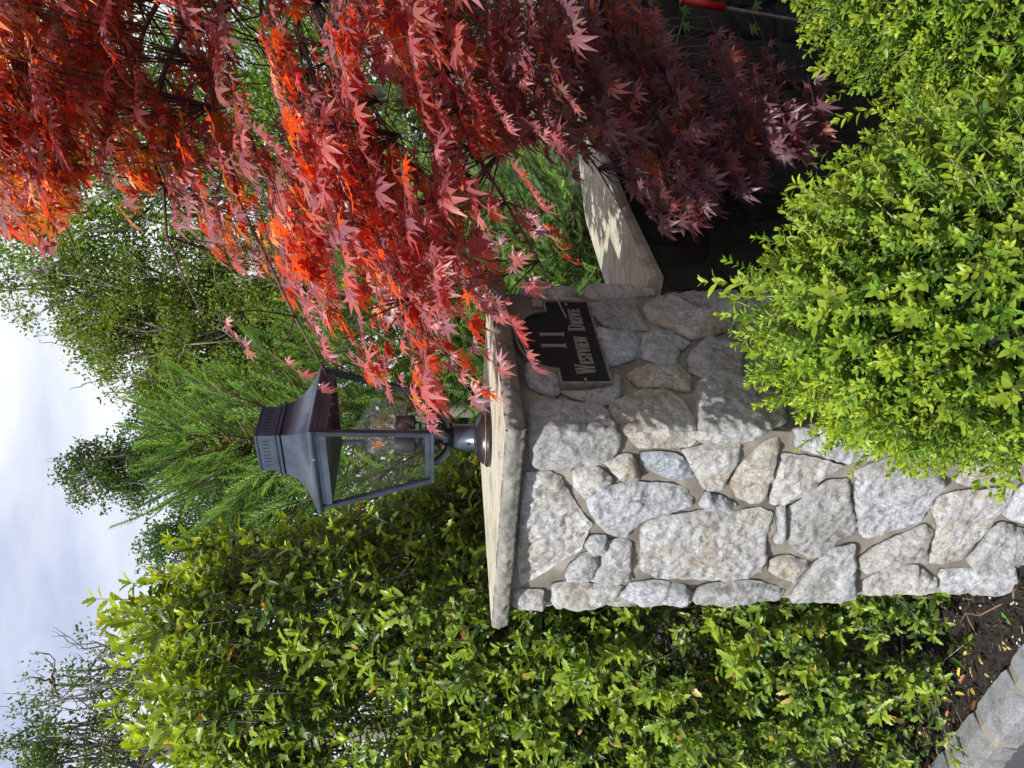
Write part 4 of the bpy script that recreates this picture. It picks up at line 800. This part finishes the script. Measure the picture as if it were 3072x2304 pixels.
# winged seeds in small crimson bunches
k = 420; j = R.integers(0, n, k); p_ = SP[j] + SDr[j] * (ln[j] * R.random(k))[:, None] + np.array([0, 0, -.02]); dd_ = unit(R.normal(size=(k, 3)) * .7 + np.array([0, 0, -.8])); Mx = orient(np.vstack([p_, p_]), np.vstack([dd_, unit(dd_ + R.normal(size=(k, 3)) * .9)]), R.normal(size=(2 * k, 3)), R.uniform(.013, .02, 2 * k))
foliage(mp_, [L_BOX[0]], np.zeros(2 * k, int), Mx, pal([(.42, .03, .07), (.5, .06, .08), (.35, .02, .05)], 2 * k), M['maple'], 'seed', 'seeds', MO, singles=0)
# limbs and twigs
limb_ends = [(1180, 980, 1.9), (1330, 620, 2.3), (1500, 250, 2.4), (1250, 1350, 1.8), (1400, 1500, 1.9), (1600, 900, 2.0), (1500, 1250, 2.0), (1750, 500, 2.3), (1850, 1500, 2.2), (1700, 1850, 2.35), (1900, 2150, 2.4), (1900, 120, 2.3), (2000, 900, 2.1), (2150, 1300, 2.3), (1900, 1200, 1.9), (1350, 1700, 1.75)]
trunk_top = np.array([1.70, 2.70, 1.5]); nodes = []; mb = MB()
mb.tube([np.array([1.75, 2.75, -.05]) - MO, np.array([1.72, 2.76, .5]) - MO, np.array([1.78, 2.7, 1.0]) - MO, trunk_top - MO], [.07, .055, .05, .042], 10); mb.build('trunk', M['maplebark'], mp_, True)
for U_, V_, Y_ in limb_ends:
    e = at(U_, V_, Y_); L_ = np.linalg.norm(e - trunk_top); c1 = trunk_top + np.array([-.1 * L_, -.05, .55 * L_ if V_ < 1700 else .2]); c2 = e + np.array([.38 * L_, .05, .22 * L_]); pts = []
    for q in np.linspace(0, 1, 16): pts.append((1 - q) ** 3 * trunk_top + 3 * q * (1 - q) ** 2 * c1 + 3 * q * q * (1 - q) * c2 + q ** 3 * e + R.normal(size=3) * .008 * (0 < q < 1))
    mb = MB(); mb.tube([p - MO for p in pts], [.015 * (1 - q) ** .9 + .0015 for q in np.linspace(0, 1, 16)], 6); mb.build('limb', M['maplebark'], mp_, True); nodes += pts[2:]
nodes = np.array(nodes); mb = MB()
for i in range(n):
    b0 = SP[i]; dst = np.linalg.norm(nodes - b0, axis=1) + np.where(nodes[:, 0] < b0[0] + .02, .5, 0); j = int(np.argmin(dst)); a0 = nodes[j]
    d_ = np.linalg.norm(a0 - b0)
    if d_ < .75: mid = (a0 + b0) / 2 + np.array([0, 0, .06 * d_]) + R.normal(size=3) * .01; pts = [a0 - MO, mid - MO, b0 - SDr[i] * .02 - MO, b0 + SDr[i] * ln[i] * .95 - MO]
    else: pts = [b0 - SDr[i] * .12 + np.array([0, 0, .02]) - MO, b0 - MO, b0 + SDr[i] * ln[i] * .95 - MO]
    mb.tube(pts, [.0032, .0022, .0015, .0007][-len(pts):], 3)
mb.build('twigs', M['maplebark'], mp_, True, kind='stuff')
for tip, dv in strands: pass
# ---- spruces
def spruce(label, base, h, rad, zlo, nb, twl, keepfn=None, up=.45, cols=((.05, .12, .03), (.22, .40, .07)), per=13, leader=True, tpl=L_TWIGS):
    root = empty('spruce_tree', label, 'tree', base); base = np.array(base, float); P = []; D = []; Ls = []; wood = MB()
    pts = [np.array([.02 * math.sin(z * 3), .02 * math.cos(z * 2), z]) for z in np.linspace(-.1, h, 12)]; mb = MB(); mb.tube(pts, [.05 * (1 - .92 * i / 11) for i in range(12)], 8); mb.build('trunk', M['twigbark'], root, True)
    for i in range(nb):
        z = zlo + (h - .08 - zlo) * (i + R.random()) / nb; a = i * 2.399 + R.uniform(-.4, .4); r = rad(z / h) * R.uniform(.75, 1.1); u_ = up * R.uniform(.5, 1.4) + .5 * max(0, z / h - .75) * 2; e = np.array([math.cos(a) * r, math.sin(a) * r, z + r * u_]); s_ = np.array([0, 0, z])
        bp = [s_ + (e - s_) * q + np.array([0, 0, -.10 * r * math.sin(q * math.pi)]) for q in np.linspace(0, 1, 6)]; wood.tube(bp, [.006 * (1 - .8 * q) + .001 for q in np.linspace(0, 1, 6)], 5)
        nt_ = max(4, int(per * r / .6))
        for j in range(nt_):
            q = .18 + .82 * (j + R.random()) / nt_; p = s_ + (e - s_) * q + np.array([0, 0, -.10 * r * math.sin(q * math.pi)]); dr = unit(e - s_); sd_ = np.cross(dr, (0, 0, 1)) * (1 if j % 2 else -1); d = unit(dr * .9 + sd_ * R.uniform(.2, 1.4) * (0 if q > .97 else 1) + np.array([0, 0, R.uniform(-.3, .7)])); P.append(p); D.append(d); Ls.append(R.uniform(*twl) * (1.1 - .35 * q))
            if R.random() < .6: p2 = p + d * Ls[-1] * .45; P.append(p2); D.append(unit(d + np.cross(d, R.normal(size=3)) * .6)); Ls.append(Ls[-1] * .6)
        P.append(e); D.append(unit(e - s_ + np.array([0, 0, .2]))); Ls.append(R.uniform(*twl))
    if leader:
        for i in range(14): a = R.uniform(0, 6.3); z = h - R.uniform(0, .4); P.append((.0, 0, z)); D.append(unit([math.cos(a) * .6, math.sin(a) * .6, 1.1])); Ls.append(R.uniform(.2, .34))
    P = np.array(P) + base; D = np.array(D); Ls = np.array(Ls)
    if keepfn is not None: ok = keepfn(P); P, D, Ls = P[ok], D[ok], Ls[ok]
    y = np.clip(R.random(len(P)) * .8 + R.normal(size=len(P)) * .1, 0, 1)[:, None]; col = (1 - y) * np.array(cols[0]) + y * np.array(cols[1])
    Rm = frames(D, R.uniform(0, 6.3, len(P))); Mx = np.zeros((len(P), 4, 4)); Mx[:, :3, :3] = Rm * Ls[:, None, None]; Mx[:, :3, 3] = P; Mx[:, 3, 3] = 1
    foliage(root, tpl, R.integers(0, 2, len(P)), Mx, col, M['spruce'], 'twig', 'foliage', base, singles=250, minpx=40)
    wood.build('branches', M['twigbark'], root, True, kind='stuff'); return root
spruce('young spruce with a bare brown leader rising behind the lantern', (-.30, 4.1, 0), 2.95, lambda q: .16 + 1.25 * (1 - q), .7, 120, (.15, .27), leader=True, up=.75, per=11, cols=((.05, .12, .025), (.30, .50, .07)))
spruce('second spruce with lighter green twigs behind the lantern and the maple', (.48, 4.3, 0), 2.25, lambda q: .15 + 1.15 * (1 - q), .4, 120, (.13, .23), up=.65, per=13, cols=((.05, .12, .025), (.32, .52, .08)))
outwall = lambda P: (P[:, 1] > 2.62 + .0) & ~((P[:, 1] < 3.0 + .9 * (P[:, 0] - .45)) & (P[:, 2] < 1.05))
spruce('low bushy spruce behind the low wall, right of the pillar', (.78, 3.95, 0), 1.75, lambda q: .2 + .85 * (1 - q), .1, 150, (.08, .15), outwall, up=.35, per=22, tpl=L_TWIGM, cols=((.06, .16, .05), (.36, .58, .13)))
# ---- far trees
def tree(label, trunk, lobes, n, leaf, dark, light, limbs=10, group=None, hole=-.1, bare=0, cl=.28, tr=.16):
    """lobes: (U, V, Y, radius m, flatten)"""
    bx, by = trunk; root = empty('tree', label, 'tree', (bx, by, 0), group=group); base = np.array([bx, by, 0]); Lc = [(at(u_, v_, y_), r_, fl) for u_, v_, y_, r_, fl in lobes]; vol = np.array([r_ ** 3 for _, r_, _ in Lc]); vol = vol ** .8; vol /= vol.sum()
    c0 = sum(c_ * w for (c_, _, _), w in zip(Lc, vol)); low = min(c_[2] - r_ for c_, r_, _ in Lc); fork = np.array([(bx * 2 + c0[0]) / 3, (by * 2 + c0[1]) / 3, max(low * .8, c0[2] * .35)])
    mb = MB(); mb.tube([base * 0 + np.array([0, 0, -.3]), (base * .5 + fork * .5) - base + np.array([.15, 0, 0]), fork - base], [tr * 1.3, tr, tr * .85], 8); mb.build('trunk', M['bark'], root, True)
    mb = MB()
    def branch(a, e, r0, dep):
        L_ = np.linalg.norm(e - a); pts = [a + (e - a) * q + (R.normal(size=3) * .045 * L_ if 0 < q < 1 else 0) + np.array([0, 0, -.06 * L_ * math.sin(q * math.pi)]) for q in np.linspace(0, 1, 6)]
        mb.tube([p - base for p in pts], [r0 * (1 - .75 * q) for q in np.linspace(0, 1, 6)], 5 if dep < 2 else 3)
        return pts
    cls = []
    for c_, r_, fl in Lc:
        main = branch(fork, c_ + np.array([0, 0, r_ * .3]), tr * .5, 0)
        for k in range(limbs):
            d = unit(R.normal(size=3) + np.array([0, 0, .45])); e = c_ + d * r_ * np.array([1, 1, fl]) * R.uniform(.75, 1.05); sub = branch(main[R.integers(2, 6)], e, tr * .16, 1)
            for k2 in range(4 if bare else 2):
                q = sub[R.integers(2, 6)]; branch(q, q + unit(e - main[2] + R.normal(size=3) * 1.2 * r_) * r_ * .45, tr * .06, 2)
    mb.build('limbs', M['bark'], root, True, kind='stuff')
    k = n // 14; which = R.choice(len(Lc), k * 2, p=vol); d = unit(R.normal(size=(k * 2, 3))); cp = np.array([Lc[w][0] + dd * Lc[w][1] * np.array([1, 1, Lc[w][2]]) * R.random() ** .45 for w, dd in zip(which, d)])
    hn = np.array([noise.noise(Vector(p) * 1.7) + .4 * noise.noise(Vector(p) * 5) for p in cp]); cp = cp[hn > hole + .12][:k]
    p = np.repeat(cp, 14, 0) + unit(R.normal(size=(len(cp) * 14, 3))) * (R.random((len(cp) * 14, 1)) ** .5) * cl * 1.35 * np.array([1, 1, .5]); m_ = len(p); Mx = orient(p, unit(R.normal(size=(m_, 3)) + np.array([0, 0, -.5])), R.normal(size=(m_, 3)) * .7 + np.array([0, 0, 1]), R.uniform(.7, 1.3, m_) * leaf)
    y = np.clip(np.repeat(R.random(len(cp)), 14) * .7 + R.random(m_) * .3, 0, 1)[:, None]; foliage(root, L_TREE, R.integers(0, 2, m_), Mx, (1 - y) * np.array(dark) + y * np.array(light), M['tree'], 'leaf', 'crown', base, singles=0)
G1 = 'trees beyond the garden'
tree('tall airy tree with a crooked trunk rising above the spruces', (1.6, 15), [(1460, 170, 15, 1.0, 1.5), (1420, 330, 15, 1.1, 1.1), (1330, 300, 15, .85, .9), (1240, 360, 15, .8, .9), (1180, 480, 15, .8, .8), (1350, 500, 15, 1.5, .8), (1130, 560, 15, .8, .8), (1110, 700, 15, 1.0, .9), (1200, 640, 15, 1.3, .9), (1420, 700, 15, 1.6, .9), (1250, 850, 14.5, 1.5, .9), (1500, 900, 14.5, 1.5, 1)], 80000, .07, (.055, .095, .018), (.20, .27, .045), 11, G1, -.14, 0, .20, .30)
tree('bright green tree showing between the red maple leaves', (6.0, 15), [(1600, 120, 15, 1.1, 1.2), (1650, 350, 15, 1.3, 1), (1800, 200, 15, 1.3, 1), (1950, 420, 15, 1.6, 1), (2150, 250, 15, 1.7, 1), (1750, 620, 15, 1.7, 1), (2050, 800, 15, 2., 1), (1800, 1000, 15, 2., 1)], 50000, .08, (.06, .13, .015), (.22, .34, .035), 9, G1, -.15, 0, .24, .26)
tree('dark green tree with a rounded leaning top, above and left of the lantern', (-.6, 17), [(905, 235, 17, .50, 1), (880, 300, 17, .75, 1), (930, 370, 17, .70, .8), (860, 400, 17, .7, .8), (960, 470, 17, .9, .8), (1000, 560, 17, 1.3, .9), (900, 700, 17, 1.3, .9), (1050, 800, 17, 1.6, 1)], 46000, .075, (.035, .07, .02), (.09, .15, .035), 7, G1, -.22, 0, .18)
tree('small round bluish-green tree behind the top of the tall holly', (-2.9, 20), [(640, 500, 20, .9, .8), (720, 560, 20, 1.1, .9), (600, 620, 20, 1.0, .9), (690, 720, 20, 1.6, 1), (820, 760, 20, 1.6, 1), (560, 850, 20, 2.0, 1)], 30000, .10, (.035, .085, .03), (.09, .17, .05), 7, G1, -.35, 0, .20)
tree('half-dead tree with grey leafless branches at the left, above the holly', (-5.6, 17), [(250, 200, 17, .85, 1.2), (330, 330, 17, .9, 1), (230, 420, 17, 1.2, 1)], 2600, .085, (.05, .09, .03), (.13, .2, .05), 12, G1, .0, 1, .2, .22)
tree('thin tree with crooked limbs at the left edge of the view, above the holly', (-7.6, 17), [(80, 60, 17, .9, .8), (10, 160, 17, .8, .8), (120, 230, 17, .8, .8), (60, 360, 17, 1.1, .8), (-120, 250, 17, 1.4, 1), (160, 430, 17, .8, .8)], 9000, .085, (.04, .08, .025), (.13, .19, .05), 9, G1, -.02, 1, .2, .2)
tree('broad green tree far behind the holly and the lantern', (-3, 26), [(300, 950, 26, 3.2, 1), (700, 1000, 26, 3, 1), (1050, 1050, 26, 3.2, 1), (-200, 900, 26, 3.2, 1)], 11000, .22, (.03, .06, .018), (.09, .14, .035), 6, G1, -.35, 0, .4)
tree('broad green tree far behind the spruces and the maple', (7, 26), [(1400, 1000, 26, 3.4, 1), (1800, 950, 26, 3.4, 1), (2250, 900, 26, 3.4, 1), (2600, 800, 26, 3.5, 1)], 11000, .22, (.03, .06, .018), (.09, .15, .035), 6, G1, -.35, 0, .4)
m_ = 30000; P_ = np.column_stack([R.uniform(-26, 26, m_), R.uniform(28, 32, m_), np.abs(R.normal(size=m_)) * 1.9 - .2]); Mx = orient(P_, R.normal(size=(m_, 3)), R.normal(size=(m_, 3)), R.uniform(.3, .55, m_)); y = R.random((m_, 1))
wood = empty('x', None, None); bpy.data.objects.remove(wood)
v_, f_ = L_TREE[0]; Pp = np.einsum('nij,vj->nvi', Mx[:, :3, :3], v_) + Mx[:, None, :3, 3]
o = link('distant_wood', mesh(Pp.reshape(-1, 3), (f_[None] + (np.arange(m_) * len(v_))[:, None, None]).reshape(-1, 3), np.repeat((1 - y) * np.array([.03, .06, .015]) + y * np.array([.08, .13, .03]), len(v_), 0)), M['tree'], kind='stuff'); tag(o, 'dark green wood closing the view low behind the garden trees', 'wood')
# ------------------------------------------------------------------ litter on the planting bed
def bed_points(n, l0, l1, w0, w1):
    p = K0 + kd * R.uniform(l0, l1, n)[:, None] + kn * R.uniform(w0, w1, n)[:, None]; rel = p - C0; ps, pr_ = rel @ dR, rel @ dL
    ok = ~((ps > -.02) & (ps < PW + .02) & (pr_ > -.02) & (pr_ < PW + .02)); return p[ok]
def bedz(p): return np.array([-.004 + .014 * noise.fractal(Vector((a * 14, b * 14, 0)), 1, 2, 4) for a, b in p])
p = bed_points(21000, -.9, 1.7, -1.5, -.005); z = bedz(p); n = len(p); a = R.uniform(0, 6.3, n); chip = [(np.array([(-.5, -.1, 0), (.5, -.07, .02), (.45, .1, .02), (-.45, .08, .0), (0, 0, .09)]), np.array([(0, 1, 4), (1, 2, 4), (2, 3, 4), (3, 0, 4)]))]
Mx = orient(np.column_stack([p, z + R.uniform(0, .008, n)]), np.column_stack([np.cos(a), np.sin(a), R.normal(size=n) * .2]), np.column_stack([R.normal(size=n) * .3, R.normal(size=n) * .3, np.ones(n)]), R.uniform(.004, .026, n))
c_ = pal([(.03, .02, .014), (.05, .034, .022), (.018, .013, .010), (.09, .06, .038), (.16, .11, .07), (.24, .2, .15)], n, [.34, .26, .22, .11, .05, .02]); P_ = np.einsum('nij,vj->nvi', Mx[:, :3, :3], chip[0][0]) + Mx[:, None, :3, 3]
o = link('bark_mulch', mesh(P_.reshape(-1, 3), (chip[0][1][None] + (np.arange(n) * 5)[:, None, None]).reshape(-1, 3), np.repeat(c_, 5, 0)), M['litter'], kind='stuff'); tag(o, 'dark shredded bark mulch with fine roots between the kerb and the holly', 'mulch')
p = bed_points(420, -.5, 1.5, -.9, -.01); z = bedz(p); mb = MB()
for (x, y), z_ in zip(p, z):
    r_ = R.uniform(.0015, .006) ; v = []; 
    for q in ((1, 0, 0), (0, 1, 0), (-1, 0, 0), (0, -1, 0), (0, 0, .7), (0, 0, -.7)): v.append((x + q[0] * r_ * R.uniform(.7, 1.3), y + q[1] * r_ * R.uniform(.7, 1.3), z_ + .004 + q[2] * r_))
    mb.add(v, [(0, 1, 4), (1, 2, 4), (2, 3, 4), (3, 0, 4), (1, 0, 5), (2, 1, 5), (3, 2, 5), (0, 3, 5)])
o = mb.build('gravel', M['pebble'], kind='stuff'); tag(o, 'scattered small pale pebbles on the dark mulch', 'gravel')
mb = MB(); p = bed_points(45, -.5, 1.5, -.9, -.02)
for (x, y) in p:
    a = R.uniform(0, 6.3); pts = []; x_, y_ = x, y
    for i in range(6): pts.append((x_, y_, .012 + .010 * math.sin(i * 1.3) + R.uniform(0, .008))); a += R.normal() * .5; x_ += math.cos(a) * .016; y_ += math.sin(a) * .016
    mb.tube(pts, .0008, 3)
o = mb.build('fine_roots', M['root'], kind='stuff'); tag(o, 'tangle of thin brown rootlets lying on the mulch', 'roots')
# fallen holly leaves one can count
LIT = [(2914, 2063), (2957, 1993), (2960, 2020), (2880, 2030), (2845, 2250), (2790, 2215), (2795, 2260), (2780, 2180), (2832, 2090), (2826, 2170), (2868, 2080), (3008, 1918), (3018, 1945), (2847, 1955), (2893, 1965), (2834, 1805), (2928, 2040), (2935, 2100), (2864, 2105), (2762, 2200), (2782, 2280), (2930, 2085), (2812, 2060), (2804, 2165), (2742, 2060), (2700, 2255), (2720, 2290), (2660, 2225), (2640, 2290), (2850, 2130), (2870, 2170), (2815, 2240), (2760, 2250), (2888, 2052), (2758, 2120), (2725, 2180), (2620, 2255)]
cset = [(.62, .48, .10), (.50, .42, .16), (.40, .27, .10), (.55, .46, .22), (.30, .13, .06)]; lm = []
for c_ in cset:
    for v, f in (L_HOLLY[0], L_HOLLY[1]): me = mesh(v, np.array(f), np.tile(c_, (len(v), 1)), 'fallen_leaf'); me.materials.append(M['litter']); lm.append((me, c_))
for i, (X_, Y_) in enumerate(LIT):
    q = atz(2304 - Y_, X_, .012); ci = R.choice(10, p=[.16, .16, .14, .14, .06, .06, .1, .1, .04, .04]); me, c_ = lm[ci]; o = bpy.data.objects.new('fallen_leaf', me); COL.objects.link(o); o.location = (q[0], q[1], .014 + R.uniform(0, .006)); o.rotation_euler = (R.normal() * .3, R.normal() * .3, R.uniform(0, 6.3)); s_ = R.uniform(.022, .040); o.scale = (s_, s_, s_)
    nm = ('yellow', 'yellow', 'pale olive-yellow', 'pale olive-yellow', 'brown', 'brown', 'cream', 'cream', 'rust-brown', 'rust-brown')[ci]; wq = float((q[:2] - K0) @ kn); uq = float((q[:2] - K0) @ kd); nr = 'against the kerb' if wq > -.035 else 'near the kerb' if wq > -.12 else 'mid mulch' if wq > -.25 else 'close under the holly'; wh = 'towards the left edge' if uq < .12 else 'at mid length of the bed' if uq < .4 else 'towards the pillar foot'
    tag(o, ('small ' if s_ < .029 else 'large ' if s_ > .035 else '') + nm + ' leaf fallen ' + nr + ', ' + wh, 'leaf', 'leaves fallen on the mulch')
# bare root and seedling near the pillar foot
mb = MB(); q0 = atz(2304 - 1868, 2880, .02); q1 = atz(2304 - 1812, 3005, .03); pts = [q0, q0 * .7 + q1 * .3 + np.array([.01, .012, .01]), q0 * .4 + q1 * .6 + np.array([-.01, 0, .015]), q1]; mb.tube(pts, [.0012, .0016, .0018, .002], 6); q2 = atz(2304 - 1905, 2930, .015); mb.tube([pts[1], (pts[1] + q2) / 2 + np.array([.008, 0, .006]), q2], [.002, .0018, .001], 5); q3 = atz(2304 - 1880, 2895, .01); mb.tube([pts[0], q3], [.002, .001], 5)
o = mb.build('twig', M['root'], None, True); tag(o, 'forked pale brown twig lying on the mulch near the pillar foot', 'twig')
mb = MB(); qa = atz(2304 - 1755, 3060, .02); qb = atz(2304 - 1795, 3040, .05); mb.tube([qa, (qa + qb) / 2 + np.array([0, 0, .01]), qb], [.004, .0035, .002], 6); o = mb.build('stem_stub', M['root'], None, True); tag(o, 'bare cut stem stub at the pillar foot beside the mulch', 'stem')
q = atz(2304 - 1855, 3022, .02); sdl = empty('seedling', 'tiny green two-leaved seedling on the mulch beside the kerb', 'seedling', (q[0], q[1], 0))
for k in range(2):
    v, f = L_BOX[0]; me = mesh(v, np.array(f), np.tile((.12, .35, .05), (len(v), 1)), 'leaf'); me.materials.append(M['box']); o = bpy.data.objects.new('leaf', me); COL.objects.link(o); o.parent = sdl; o.location = (0, 0, .022); o.scale = (.022,) * 3; o.rotation_euler = (0, -.2, 1 + math.pi * k)
mb = MB(); mb.tube([(0, 0, 0), (.001, 0, .022)], .0008, 5); mb.build('stem', M['boxbark'], sdl)
# red plastic stake and a scrap of ivy under the maple
q = at(2304 - 12, 2110, 2.55); mb = MB(); rx = MB(); rm_ = Matrix.Rotation(.12, 3, 'Y')
rx.tube([(0, 0, -.075), (0, 0, .072)], .013, 10); rx.tube([(0, 0, .072), (0, 0, .08)], .0155, 10); o = rx.build('red_stake_cap', M['red'], None, True); o.location = q + np.array([.0, 0, 0]); o.rotation_euler = (0, .12, 0); tag(o, 'red plastic sleeve on a stake in the dark under the maple, at the right edge', 'stake')
mb = MB(); mb.tube([(0, 0, -q[2] - .1), (0, 0, -.078)], .006, 6); mb.build('stake', M['bark'], o)
iv = empty('ivy_vine', 'thin green vine with a few lobed leaves in the dark under the maple', 'vine', (1.25, 2.62, 0)); io = np.array([1.25, 2.62, 0]); pts = [at(u_, v_, 2.6) - io for u_, v_ in ((2090, 2020), (2180, 2030), (2230, 2045), (2290, 2060), (2330, 2040))]
mb = MB(); mb.tube([np.array([pts[0][0] - .03, pts[0][1], 0])] + pts, .0018, 5); mb.build('stem', M['boxbark'], iv, True)
for u_, v_, s_ in ((2268, 2045, .045), (2225, 2050, .04), (2300, 1895, .05), (2220, 1905, .045), (2190, 1900, .04), (2215, 2250, .045), (2290, 2260, .04)):
    v, f = L_MAPLE[1]; me = mesh(v, np.array(f), np.tile((.10, .20, .07), (len(v), 1)), 'leaf'); me.materials.append(M['holly']); o = bpy.data.objects.new('leaf', me); COL.objects.link(o); o.parent = iv; o.matrix_basis = Matrix(orient(np.array([at(u_, v_, 2.57) - io]), np.array([[R.normal() * .5, 0, -1.]]), np.array([[R.normal() * .3, -1, .3]]), s_)[0].tolist())

# red-brown maple seeds fallen on the cap
for i, (u_, v_, nm) in enumerate(((1045, 1500, 'red winged maple seed lying on the cap in front of the lantern'), (935, 1497, 'rust-brown winged maple seed on the cap, left of the lantern foot'), (1120, 1483, 'dark red winged maple seed on the cap, right of the lantern foot'))):
    q = atz(u_, v_, 1.4555); sd_o = empty('maple_seed', nm, 'seed', tuple(q), R.uniform(0, 6.3))
    for k in (0, 1):
        v, f = L_BOX[0]; me = mesh(v, np.array(f), np.tile(((.35, .04, .02), (.22, .07, .03), (.16, .02, .02))[i], (len(v), 1)), 'wing'); me.materials.append(M['litter']); o = bpy.data.objects.new('wing', me); COL.objects.link(o); o.parent = sd_o; o.scale = (.014,) * 3; o.rotation_euler = (.2, 0, 2.2 * k)
